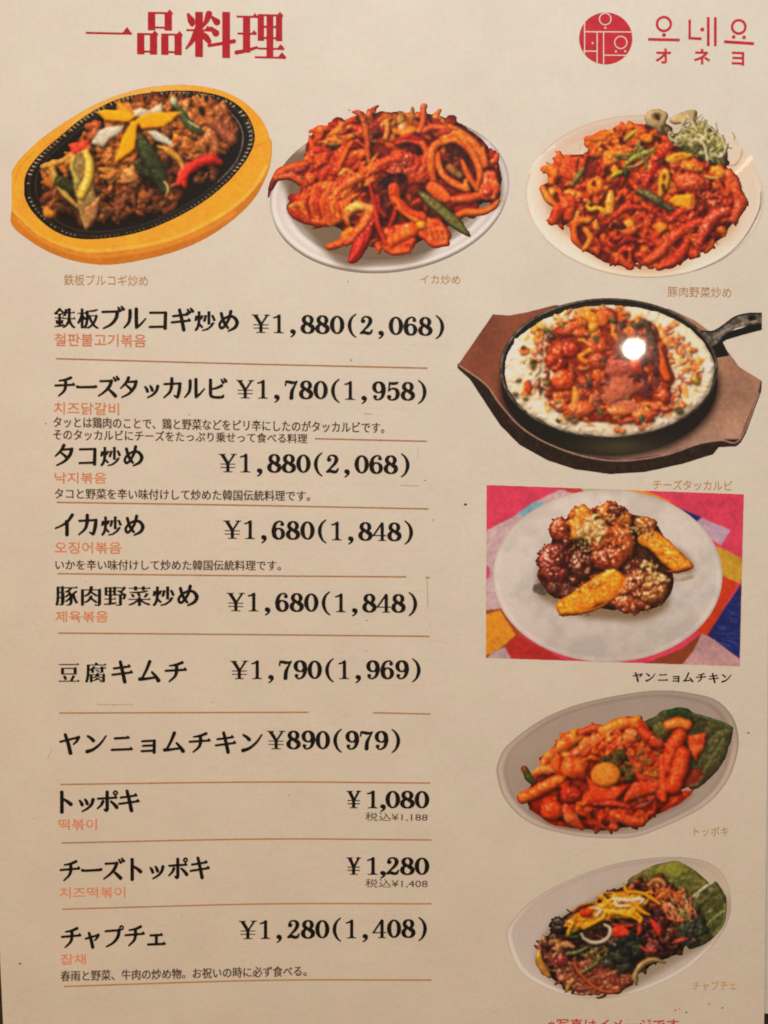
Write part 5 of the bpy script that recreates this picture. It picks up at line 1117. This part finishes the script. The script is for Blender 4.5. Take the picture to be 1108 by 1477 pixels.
D['8'] = loop(36, 26, 19, 22, 15, 4.5) + loop(36, 72, 24, 24.5, 17, 4.5) + _p((22, 36, 12), (36, 48, 11), (50, 60, 13))
D['9'] = [(t, [(72 - x, 100 - y, w_) for x, y, w_ in a]) for t, a in D['6']]
D['¥'] = [('g', [(4, 4), (24, 4), (50, 52), (50, 97), (34, 97), (34, 56)]), ('r', (-2, 2, 32, 7)), ('r', (56, 2, 86, 7)), ('r', (20, 95, 64, 100)), ('r', (6, 54, 78, 59)), ('r', (6, 72, 78, 77))] + _p((72, 5, 6), (44, 54, 5))
D['y'] = [('g', [(8, 4), (26, 4), (44, 52), (44, 97), (29, 97), (29, 56)]), ('r', (2, 2, 32, 7)), ('r', (48, 2, 72, 7)), ('r', (18, 95, 56, 100)), ('r', (8, 54, 66, 60)), ('r', (8, 72, 66, 78))] + _p((60, 5, 7), (40, 54, 6))
D[','] = _p((34, 89, 20), (35, 90, 20)) + _p((40, 88, 12), (42, 98, 9), (36, 110, 5), (26, 118, 3))
D['('] = _p((54, -8, 3), (38, 8, 7), (28, 30, 12), (25, 52, 14), (28, 74, 12), (38, 98, 7), (54, 114, 3))
D[')'] = [(t, [(72 - x, y, w_) for x, y, w_ in a]) for t, a in D['(']]

BOLD = [1.6]      # extra half width of every brush stroke
def field(strokes, x0, y0, x1, y1, n):
    """coverage of the strokes on a grid of n samples per box unit"""
    X, Y = np.meshgrid(np.arange(x0, x1, 1 / n), np.arange(y0, y1, 1 / n)); F = np.full(X.shape, -99.)
    for t, a in strokes:
        if t in 'pP':
            P = spline([q[:2] for q in a], 5 if t == 'p' else 1); W = np.array([q[2] for q in a], float)
            R = np.interp(np.linspace(0, 1, len(P)), np.linspace(0, 1, len(W)), W) / 2 + BOLD[0]
            for i in range(len(P) - 1):
                ax, ay = P[i]; dx, dy = P[i + 1] - P[i]; m = max(R[i], R[i + 1]) + 4
                j0 = max(0, int((min(ax, ax + dx) - m - x0) * n)); j1 = int((max(ax, ax + dx) + m - x0) * n) + 1
                i0 = max(0, int((min(ay, ay + dy) - m - y0) * n)); i1 = int((max(ay, ay + dy) + m - y0) * n) + 1
                b = (slice(i0, i1), slice(j0, j1)); x, y = X[b], Y[b]
                if not x.size: continue
                k = np.clip(((x - ax) * dx + (y - ay) * dy) / (dx * dx + dy * dy + 1e-9), 0, 1)
                F[b] = np.maximum(F[b], R[i] + (R[i + 1] - R[i]) * k - np.hypot(x - ax - k * dx, y - ay - k * dy))
        elif t == 'r':
            F = np.maximum(F, np.minimum(np.minimum(X - a[0], a[2] - X), np.minimum(Y - a[1], a[3] - Y)))
        else:
            if t == 't':
                x, y, k = a; a = [(x - 15 * k, y + 1), (x - 4 * k, y - 13 * k), (x + 6 * k, y - 1), (x + 4 * k, y + 2.5)]
            a = np.array(a, float); d = np.full(X.shape, 1e9)
            for i in range(len(a)):
                ax, ay = a[i]; dx, dy = a[(i + 1) % len(a)] - a[i]
                k = np.clip(((X - ax) * dx + (Y - ay) * dy) / (dx * dx + dy * dy + 1e-9), 0, 1)
                d = np.minimum(d, np.hypot(X - ax - k * dx, Y - ay - k * dy))
            F = np.maximum(F, np.where(inside(a, X, Y), d, -d))
    return F

def text_mesh(body, bold=0.):
    c = bpy.data.curves.new('lettering', 'FONT'); c.body = body; c.size = 100; c.offset = bold; c.resolution_u = 3
    o = bpy.data.objects.new('lettering', c); COL.objects.link(o)
    me = bpy.data.meshes.new_from_object(o.evaluated_get(bpy.context.evaluated_depsgraph_get()))
    COL.objects.unlink(o); bpy.data.objects.remove(o); bpy.data.curves.remove(c)
    V = np.zeros(len(me.vertices) * 3, np.float32); me.vertices.foreach_get('co', V); V = V.reshape(-1, 3)[:, :2] * (1, -1)
    faces = [tuple(p.vertices)[::-1] for p in me.polygons]
    bpy.data.meshes.remove(me)
    return V, faces

def kanji_field(ch, n=1.2, wide=3, thin=2):
    """a gothic sign thinned along its horizontals, widened along its verticals, with stops"""
    V, faces = text_mesh(ch)
    x0, y0 = 0, -92; R = n * 1.0; g = int(112 * R) ; M = np.zeros((g, g), bool)
    yy, xx = np.mgrid[0:g, 0:g]
    P = (V - (x0 - 6, y0 - 6)) * R
    for f in faces:
        t = P[list(f)]
        a = np.floor(t.min(0)).astype(int); b = np.ceil(t.max(0)).astype(int) + 1
        sl = (slice(max(a[1], 0), b[1]), slice(max(a[0], 0), b[0]))
        M[sl] |= inside(t, xx[sl] + .013, yy[sl] + .017)
    L = max(3, int(16 * R))                       # horizontal bars: long runs
    E = M.copy()
    for k in range(1, L): E[:, k:] &= M[:, :-k]
    Hb = E.copy()
    for k in range(1, L): Hb[:, :-k] |= E[:, k:]
    th = max(1, int(round(thin * R * .5)))
    K = M.copy()
    for k in range(1, th + 1):
        K[k:] &= M[:-k]; 
    K[:-1] &= M[1:] if th > 1 else True
    wd = max(1, int(round(wide * R * .5))); O = K.copy()
    for k in range(1, wd + 1): O[:, k:] |= K[:, :-k]; O[:, :-k] |= K[:, k:]
    # triangular stops where a thin bar ends at its right
    end = Hb & ~np.pad(Hb, ((0, 0), (0, 1)))[:, 1:] & ~np.pad(M, ((0, 0), (0, 3)))[:, 3:]
    s = int(7 * R)
    ys, xs = np.nonzero(end)
    done = []
    for y, x in zip(ys, xs):
        if any(abs(y - a) < 9 * R and abs(x - b) < 5 * R for a, b in done): continue
        done.append((y, x))
        for k in range(s):
            w_ = int((s - k) * .7); yy0 = y + int(3 * R) - k
            if 0 <= yy0 < g: O[yy0, max(0, x - int(4 * R) - w_ // 2):min(g, x + 1 + w_ // 4)] = True
    return O

_GC = {}
def glyph(ch, kind):
    """-> (verts in a 100-unit box with y down, starts, loops)"""
    key = (ch, kind)
    if key in _GC: return _GC[key]
    if kind == 'digit':
        n = .8; F = field(D[ch], -6, -14, 96, 124, n); r = contour(F, 0.); o = (-6, -14)
        V = r[0] / n + o
    elif ch in KANA:
        n = .85 if kind == 'name' else 1.1; F = field(KANA[ch], -6, -10, 112, 108, n); r = contour(F, 0.); V = r[0] / n + (-6, -10)
    else:
        M = kanji_field(ch, 2.2, 6.6, 2.4); F = blur(M.astype(np.float32), 1.7)[::3, ::3]
        r = contour(F, .5); V = r[0] * 3 / 2.2 + (-6, -6)
    _GC[key] = (V, r[1], r[2]); return _GC[key]

def set_line(chars, kind, pitch, x0, x1, y0l, y0r, h, adv=None):
    """letters side by side: the ink runs from x0 to x1; the box top runs from y0l to y0r"""
    Vs, st, lp = [], [], []; nv = nl = 0; pen = 0
    for i, ch in enumerate(chars):
        a = (adv[i] if adv else pitch)
        if ch != ' ':
            V, s_, l_ = glyph(ch, kind); V = V.copy(); V[:, 0] += pen
            Vs.append(V); st.append(s_ + nl); lp.append(l_ + nv); nv += len(V); nl += len(l_)
        pen += a
    V = np.vstack(Vs); a, b = V[:, 0].min(), V[:, 0].max()
    t = (V[:, 0] - a) / (b - a); X = x0 + (x1 - x0) * t
    Y = y0l + (y0r - y0l) * t + V[:, 1] / 100 * h
    return X, Y, np.concatenate(st), np.concatenate(lp)

def plain_line(body, x0, x1, yl0, yl1, yr0, yr1, bold=0.):
    V, faces = text_mesh(body, bold)
    a, b = V.min(0), V.max(0); t = (V[:, 0] - a[0]) / (b[0] - a[0]); u = (V[:, 1] - a[1]) / (b[1] - a[1])
    X = x0 + (x1 - x0) * t; Y = (yl0 + (yr0 - yl0) * t) * (1 - u) + (yl1 + (yr1 - yl1) * t) * u
    st = np.cumsum([0] + [len(f) for f in faces])[:-1]
    return X, Y, st, np.concatenate([np.array(f) for f in faces])
# ------------------------------------------------------------------ the table under the page
def sheet(name, pts, z0, z1, mat, parent=None, kind=None, label=None, bevel=0):
    """a thin sheet of real thickness with the given outline (page units)"""
    n = len(pts); V = [PX(x, y, z1) for x, y in pts] + [PX(x, y, z0) for x, y in pts]
    # outline given clockwise as seen (y down): reverse so the top looks up
    F = [list(range(n))[::-1], list(range(n, 2 * n))]
    F += [[i, (i + 1) % n, n + (i + 1) % n, n + i] for i in range(n)]
    me = bpy.data.meshes.new(name); me.from_pydata(V, [], F); me.update(); me.materials.append(mat)
    import bmesh
    b = bmesh.new(); b.from_mesh(me); bmesh.ops.recalc_face_normals(b, faces=b.faces); b.to_mesh(me); b.free()
    return link(name, me, parent, kind, label)

def mat_table():
    m = bpy.data.materials.new('dark_wood'); m.use_nodes = True; nt = m.node_tree; N = nt.nodes.new; Lk = nt.links.new
    p = nt.nodes['Principled BSDF']; geo = N('ShaderNodeNewGeometry'); mp = N('ShaderNodeMapping'); mp.inputs['Scale'].default_value = (60, 4, 1)
    a = N('ShaderNodeTexNoise'); a.inputs['Scale'].default_value = 3; a.inputs['Detail'].default_value = 6
    r = N('ShaderNodeValToRGB'); r.color_ramp.elements[0].color = (.012, .007, .004, 1); r.color_ramp.elements[1].color = (.05, .028, .015, 1)
    Lk(geo.outputs['Position'], mp.inputs['Vector']); Lk(mp.outputs[0], a.inputs['Vector']); Lk(a.outputs[0], r.inputs[0]); Lk(r.outputs[0], p.inputs['Base Color'])
    p.inputs['Roughness'].default_value = .5
    return m
sheet('table_top', [(-1500, -1600), (2600, -1600), (2600, 3100), (-1500, 3100)], -.030, -.0032, mat_table(), kind='structure')

# ------------------------------------------------------------------ the menu page
menu = bpy.data.objects.new('menu_page', None); COL.objects.link(menu); menu.location = (0, 0, -.0022)
menu['label'] = 'laminated cream menu page with red heading, printed dish photographs and black price list'
menu['category'] = 'menu'
bpy.context.view_layer.update()
class Sub:                                       # children keep their places: undo the parent's offset
    pass
def child(o, parent=None):
    o.parent = parent or menu
    if o.parent is menu: o.matrix_parent_inverse = menu.matrix_world.inverted()
    return o

M_PAPER = mat_paper('cream_paper', PAPER); M_BACK = mat_paper('clear_pocket_border', PAPER * (.90, .89, .90), .6)
M_STICK = mat_paper('sticker_paper', PAPER * (.995, .992, .985))
M_PRINT = mat_print()
page = [(-60, -60), (1113, -60), (1110, 500), (1108, 900), (1105.5, 1180), (1101.5, 1540), (6, 1540), (4.6, 1477), (0, 1380), (-4, 1200), (-12, 900)]
child(sheet('paper_sheet', page, -.0004, 0, M_PAPER))
child(sheet('pocket_backing', [(1090, -62), (1150, -62), (1150, 1464), (1104, 1464), (1088, 1466)], -.0016, -.0010, M_BACK, label='pale backing strip of the menu pocket along the right edge'))

Z_PIC, Z_STK, Z_TXT = 3e-5, 3e-5, 9e-5
# pictures ----------------------------------------------------------
def picture(layers, label):
    e = bpy.data.objects.new('dish_photo', None); COL.objects.link(e); e['label'] = label
    child(e)
    for i, (nm, L) in enumerate(layers):
        A = np.pad(L['A'], 1); C = np.pad(L['C'], ((1, 1), (1, 1), (0, 0)), mode='edge')
        V, st, lp, cc = contour(A, .5, C)
        X = V[:, 0] - 1 + L['x0']; Y = V[:, 1] - 1 + L['y0']
        P = np.stack([(X - 554) * S, (738.5 - Y) * S, np.full(len(X), Z_PIC + i * 3e-5)], 1)
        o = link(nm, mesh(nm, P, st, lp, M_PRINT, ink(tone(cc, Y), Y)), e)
    return e
picture(dish_bulgogi(), 'photo of stir-fried beef with a yellow star garnish on a black oval hot plate and wooden board')
picture(dish_squid(), 'photo of stir-fried squid rings in red sauce on an oval white plate')
picture(dish_pork(), 'photo of red stir-fried pork with shredded leek and mushrooms on a cream plate')
picture(dish_cheese(), 'photo of cheese and chicken in a black skillet with handle on a brown board')
picture(dish_chicken(), 'rectangular photo of glazed chicken with nuts on a white plate over a patchwork cloth')
picture(dish_tteok(), 'photo of rice cakes in red sauce with a green leaf on a grey plate')
picture(dish_japchae(), 'photo of glass noodles with yellow egg threads and green leaves on a pale plate')

# lettering ----------------------------------------------------------
_MI = {}
def ink_mat(col, y):
    yb = int(y // 250) * 250 + 125; k = (col, yb)
    if k not in _MI: _MI[k] = mat_ink('%s_ink' % INKN[col], col, yb)
    return _MI[k]
BLACK, RED, ORANGE, BROWN, TAN, LINE, LOGO, DOT = '100a06', 'af1c22', 'cc7446', '4a3224', 'b27e48', 'a06c3c', 'c2282e', '2c211a'
INKN = {BLACK: 'black', RED: 'red', ORANGE: 'orange', BROWN: 'brown', TAN: 'tan', LINE: 'light_brown', LOGO: 'crimson', DOT: 'dark'}
def put(name, r, col, label=None, z=Z_TXT, parent=None):
    X, Y, st, lp = r
    Z = np.full(len(X), z)
    if name == 'description': Z[len(Z) // 2:] += 2e-5
    P = np.stack([(X - 554) * S, (738.5 - Y) * S, Z], 1)
    o = link(name, mesh(name, P, st, lp, ink_mat(col, float(np.mean(Y)))), label=label)
    return child(o, parent)

BOLD[0] = .8
put('heading', set_line('一品料理', 'name', 103, 124, 413, 11, 17, 70), RED, 'large red heading lettering')
_GC.clear()
names = [('鉄板ブルコギ炒め', 104, 78, 345, 441, 447, 32), ('チーズタッカルビ', 104, 78.5, 328.5, 542, 546, 30.5), ('タコ炒め', 104, 79, 207.5, 641, 642, 31),
         ('イカ炒め', 104, 79, 209, 741.5, 742, 31), ('豚肉野菜炒め', 104, 80, 287, 842, 843, 31.5), ('豆腐キムチ', 120, 84.5, 270, 953, 953, 31.5),
         ('ヤンニョムチキン', 118, 85.5, 379, 1057, 1055, 30.5), ('トッポキ', 96, 86, 202, 1141, 1139, 31), ('チーズトッポキ', 104, 86, 303, 1240.5, 1235.5, 31), ('チャプチェ', 104, 88, 239.5, 1337, 1333, 31)]
BOLD[0] = 2.9
for t, p, a, b, yl, yr, h in names: put('dish_name', set_line(t, 'name', p, a, b, yl, yr, h), BLACK, 'black dish name ' + t)
BOLD[0] = 2.2
prices = [('¥1,880(2,068)', 363, 641, 453, 457.8, 27), ('¥1,780(1,958)', 340.5, 615.5, 547.5, 551.3, 27), ('¥1,880(2,068)', 315.5, 591, 654, 657, 27), ('¥1,680(1,848)', 322, 596, 750, 754, 27),
          ('¥1,680(1,848)', 327, 602, 854.5, 857, 27), ('¥1,790(1,969)', 332, 607, 952.5, 952.5, 27), ('¥890(979)', 385, 577.5, 1053.5, 1054.5, 27), ('¥1,280(1,408)', 344.5, 616, 1327.5, 1325.5, 27)]
for t, a, b, yl, yr, h in prices:
    adv = [88 if c == '¥' else 69 for c in t]
    put('price', set_line(t, 'digit', 79, a, b, yl, yr, h, adv), BLACK, 'black price ' + t)
for y, t in ((1140, '1,080'), (1236, '1,280')):
    put('price', set_line('y ' + t, 'digit', 79, 499.5, 619.5, y, y + .6, 25.5, [72, 16, 50, 45, 68, 68, 68]), BLACK, 'black price ¥' + t)
for t, r in (('税込¥1,188', (527, 617, 1171.5, 1184.5, 1172.5, 1185)), ('税込¥1,408', (527, 617, 1267.5, 1280.5, 1268, 1281))):
    put('tax_price', plain_line(t, *r), BROWN, 'small brown tax-included price ' + t)
korean = [('철판불고기볶음', 78.5, 211, 480.5, 499, 482, 501), ('치즈닭갈비', 78, 172, 579.5, 597.5, 581, 599), ('낙지볶음', 79, 153.6, 681, 697, 681.5, 697.5), ('오징어볶음', 79, 175, 781, 798.5, 781.5, 799),
          ('제육볶음', 80, 156, 881, 897.5, 881, 897.5), ('떡볶이', 84.5, 140, 1181, 1197, 1181, 1197), ('치즈떡볶이', 86, 181, 1279.5, 1295.5, 1278.5, 1294.5), ('잡채', 87.6, 124, 1376, 1391.5, 1375.5, 1391)]
for t, *r in korean: put('korean_name', plain_line(t, *r, bold=1.0), ORANGE, 'orange Korean dish name ' + t)
descr = [('タッとは鶏肉のことで、鶏と野菜などをピリ辛にしたのがタッカルビです。', 77, 554, 600.5, 616.5, 609, 625), ('そのタッカルビにチーズをたっぷり乗せって食べる料理', 77, 443, 618.5, 634.5, 625.5, 639.5),
         ('タコと野菜を辛い味付けして炒めた韓国伝統料理です。', 79, 447, 704, 719.5, 707.5, 723), ('いかを辛い味付けして炒めた韓国伝統料理です。', 80, 405, 807, 822, 808, 823),
         ('春雨と野菜、牛肉の炒め物。お祝いの時に必ず食べる。', 87.6, 442, 1400, 1415.5, 1392.5, 1408)]
def twice(r, dx=.5):                              # a heavier face: the same line struck twice, a hair apart
    X, Y, st, lp = r; n = len(X)
    return np.r_[X, X + dx], np.r_[Y, Y], np.r_[st, st + len(lp)], np.r_[lp, lp + n]
for t, *r in descr: put('description', twice(plain_line(t, *r, bold=.35)), BROWN, 'small brown description line ' + t[:12])
capt = [('鉄板ブルコギ炒め', 92.5, 213.5, 395, 411.5, 397, 413), ('イカ炒め', 606.5, 664, 396, 409.5, 396.5, 410.5), ('豚肉野菜炒め', 963, 1055, 413, 428, 414.5, 430), ('チーズタッカルビ', 942, 1056, 691.5, 706, 693, 708), ('トッポキ', 1001, 1051, 1192, 1206, 1192, 1206), ('チャプチェ', 999, 1062, 1415, 1428.5, 1414.5, 1428)]
for i, (t, *r) in enumerate(capt): put('photo_caption', plain_line(t, *r, bold=.2), TAN, 'small tan caption ' + t)
BOLD[0] = 3.0; _GC.clear()
put('photo_caption', set_line('ヤンニョムチキン', 'name', 122, 912.5, 1055, 969, 971, 14), BLACK, 'small black caption ヤンニョムチキン')
put('footnote', plain_line('※写真はイメージです', 790, 979, 1469, 1487, 1469, 1487, bold=.8), RED, 'red footnote cut off by the bottom of the view')

# rules ----------------------------------------------------------
def rule(pts, wd=1.9, name='divider_line', col=LINE, z=Z_TXT, label=None):
    P = spline([(x, y) for x, y in pts], 8) if len(pts) > 2 else np.array(pts, float)
    d = np.gradient(P, axis=0); d /= np.hypot(*d.T)[:, None]; nrm = np.stack([-d[:, 1], d[:, 0]], 1) * wd / 2
    n = len(P); V = np.vstack([P + nrm, P - nrm]); st = np.arange(n - 1) * 4
    lp = np.array([(i, i + 1, n + i + 1, n + i) for i in range(n - 1)]).ravel()
    return put(name, (V[:, 0], V[:, 1], st, lp), col, label, z)
for pts in ([(81, 517.3), (340, 524.5), (617, 531)], [(454, 632.7), (616, 636.5)], [(82, 724.5), (340, 728.5), (618, 734)], [(83, 827.3), (340, 830.2), (586, 832)], [(614, 833.2), (620, 833.2)],
            [(84.5, 913), (340, 915), (620, 917.7)], [(85.5, 1028.3), (445.5, 1027.2)], [(538, 1027.8), (620.5, 1029.8)], [(87, 1131.3), (380, 1127.8), (621, 1129.3)],
            [(89, 1215.7), (380, 1210), (622.5, 1211.3)], [(90, 1311.2), (380, 1303.6), (622.5, 1303.4)], [(92.5, 1422.6), (380, 1413.8), (622.5, 1413.4)]):
    rule(pts)

# price stickers pasted over the old print, barely lighter than the page
for q in ([(306, 643), (603, 646), (604, 700), (306, 697)], [(345, 448), (655, 452), (655, 498), (344, 493)], [(333, 541), (628, 545), (627, 590), (333, 586)], [(312, 742), (616, 745), (615, 795), (312, 791)],
          [(316, 846), (617, 849), (616, 879), (316, 883)], [(322, 944), (624, 946), (623, 989), (322, 987)], [(382, 1046), (600, 1048), (598, 1090), (382, 1088)], [(336, 1319), (634, 1315), (636, 1363), (337, 1365)]):
    child(sheet('price_sticker', q, -.0001, Z_STK, M_STICK))

# emblem and lettering at the top right -------------------------------------
def disc(cx, cy, rx, ry, n=56):
    t = np.linspace(0, 2 * math.pi, n, endpoint=False)[::-1]
    return (cx + rx * np.cos(t), cy + ry * np.sin(t), np.array([0]), np.arange(n))
def ring(cx, cy, r, wd, n=40):
    t = np.linspace(0, 2 * math.pi, n, endpoint=False); o = r + wd / 2; i = r - wd / 2
    X = np.r_[cx + o * np.cos(t), cx + i * np.cos(t)]; Y = np.r_[cy + o * np.sin(t), cy + i * np.sin(t)]
    lp = np.array([(k, n + k, n + (k + 1) % n, (k + 1) % n) for k in range(n)]).ravel()
    return (X, Y, np.arange(n) * 4, lp)
def bars(L, wd):
    V = []; lp = []
    for x0, y0, x1, y1 in L:
        d = np.array([x1 - x0, y1 - y0]); d = d / np.hypot(*d); nx, ny = -d[1] * wd / 2, d[0] * wd / 2
        k = len(V); V += [(x0 + nx, y0 + ny), (x1 + nx, y1 + ny), (x1 - nx, y1 - ny), (x0 - nx, y0 - ny)]; lp += [k, k + 1, k + 2, k + 3]
    V = np.array(V, float); return (V[:, 0], V[:, 1], np.arange(len(L)) * 4, np.array(lp))
def join(*rs):
    X, Y, st, lp = [], [], [], []; nv = nl = 0
    for a, b, c, d in rs:
        X.append(a); Y.append(b); st.append(np.asarray(c) + nl); lp.append(np.asarray(d) + nv); nv += len(a); nl += len(d)
    return np.concatenate(X), np.concatenate(Y), np.concatenate(st), np.concatenate(lp)
emb = put('emblem', disc(873.8, 55.5, 38.4, 37.4), LOGO, 'round crimson emblem with pale lines and rings')
_ez = [0]
def ep(nm, r):
    _ez[0] += 1
    o = put(nm, r, LOGO, z=Z_TXT + 2e-5 + 1e-5 * _ez[0], parent=emb); o.data.materials[0] = M_PAPER
INN = [(842.5, 46, 910.5, 46.3), (843.2, 32.5, 843.2, 78), (841.5, 73.8, 861, 74.2), (861.3, 46, 861.3, 91.2), (870.6, 46, 870.6, 92.6), (870.6, 79.8, 904, 80.2)]
for b_ in INN: ep('emblem_line', bars([b_], 1.5))
for x, y, r in ((872.9, 27.8, 8.3), (895.3, 61.6, 8.8)): ep('emblem_ring', ring(x, y, r, 1.5))
for x, y in ((873, 40.5), (854.6, 62.6), (888.3, 74.6), (901.6, 74.4)): ep('emblem_dot', disc(x, y, 1.5, 1.5, 14))
put('korean_wordmark', join(ring(957.6, 34.7, 10, 3.6), disc(957.8, 50.6, 2.9, 2.9, 16), bars([(934.8, 56.8, 980.5, 57.8)], 4)), LOGO, 'red Korean letter 오 beside the emblem')
put('korean_wordmark', join(bars([(994.8, 28.2, 994.8, 57), (996.65, 55.3, 1012, 56)], 3.6), disc(1013, 42.6, 3, 3, 16), bars([(1021.6, 24.8, 1021.6, 66.4), (1031.8, 24.8, 1031.8, 66.6)], 4)), LOGO, 'red Korean letter 네 in the middle of the wordmark')
put('korean_wordmark', join(ring(1065.6, 38.8, 9.6, 3.6), disc(1058.2, 53.4, 2.7, 2.7, 16), disc(1073.2, 54, 2.7, 2.7, 16), bars([(1044.4, 60.2, 1087.6, 63)], 4.2)), LOGO, 'red Korean letter 요 at the right of the wordmark')
for t, r in (('オ', (945.5, 968, 70, 91.5, 70.3, 91.8)), ('ネ', (1000.7, 1024.6, 70.5, 92.8, 71, 93.2)), ('ヨ', (1055.5, 1073.5, 74.3, 94, 75, 94.8))):
    put('katakana_wordmark', plain_line(t, *r, bold=2.6), LOGO, 'red katakana letter ' + t)

# small stains, pits and hairline scratches of a much used page ----------------
rng = np.random.default_rng(8)
for x, y, r in ((671.5, 727.5, 2.0), (29.3, 1389.8, 1.4), (66, 611, .9), (1079.5, 1057, 1.2), (528.6, 895, .8), (528.6, 939, .8), (613, 693, .9), (974, 1457, 1.1), (990, 1460, 1.3), (1023, 1448, 1), (1042, 1453.5, 1.1), (980, 1455, .8), (273.5, 598, .9),
                (507, 519.5, .8), (625, 750, .8), (700, 727, .5), (124, 838, .7), (307, 1013, .6), (504, 159, .9), (502, 406, .7), (1066, 75, .6), (620, 902, .6), (48, 1180, .6), (417, 1147, .7), (620, 565, .6), (262, 1322, .6), (100, 1350, .5)):
    put('stain', disc(x, y, r * (1 + .4 * rng.random()), r * .8, 9), DOT, z=Z_TXT + 2e-5)
for pts, wd in (([(616.3, 834), (616.8, 856), (617.4, 878)], .8), ([(140, 1015.6), (192, 1016.4)], .6), ([(164.5, 1014.5), (164.7, 1020)], .5), ([(75, 1080), (69, 1094)], .5), ([(578, 700), (604, 701)], .5), ([(602.8, 645), (603, 662)], .4), ([(506.5, 517), (505, 522)], .6), ([(525, 596.5), (538, 597.5)], .6)):
    rule(pts, wd, 'scratch', 'a08468' if False else TAN, Z_TXT + 2e-5)
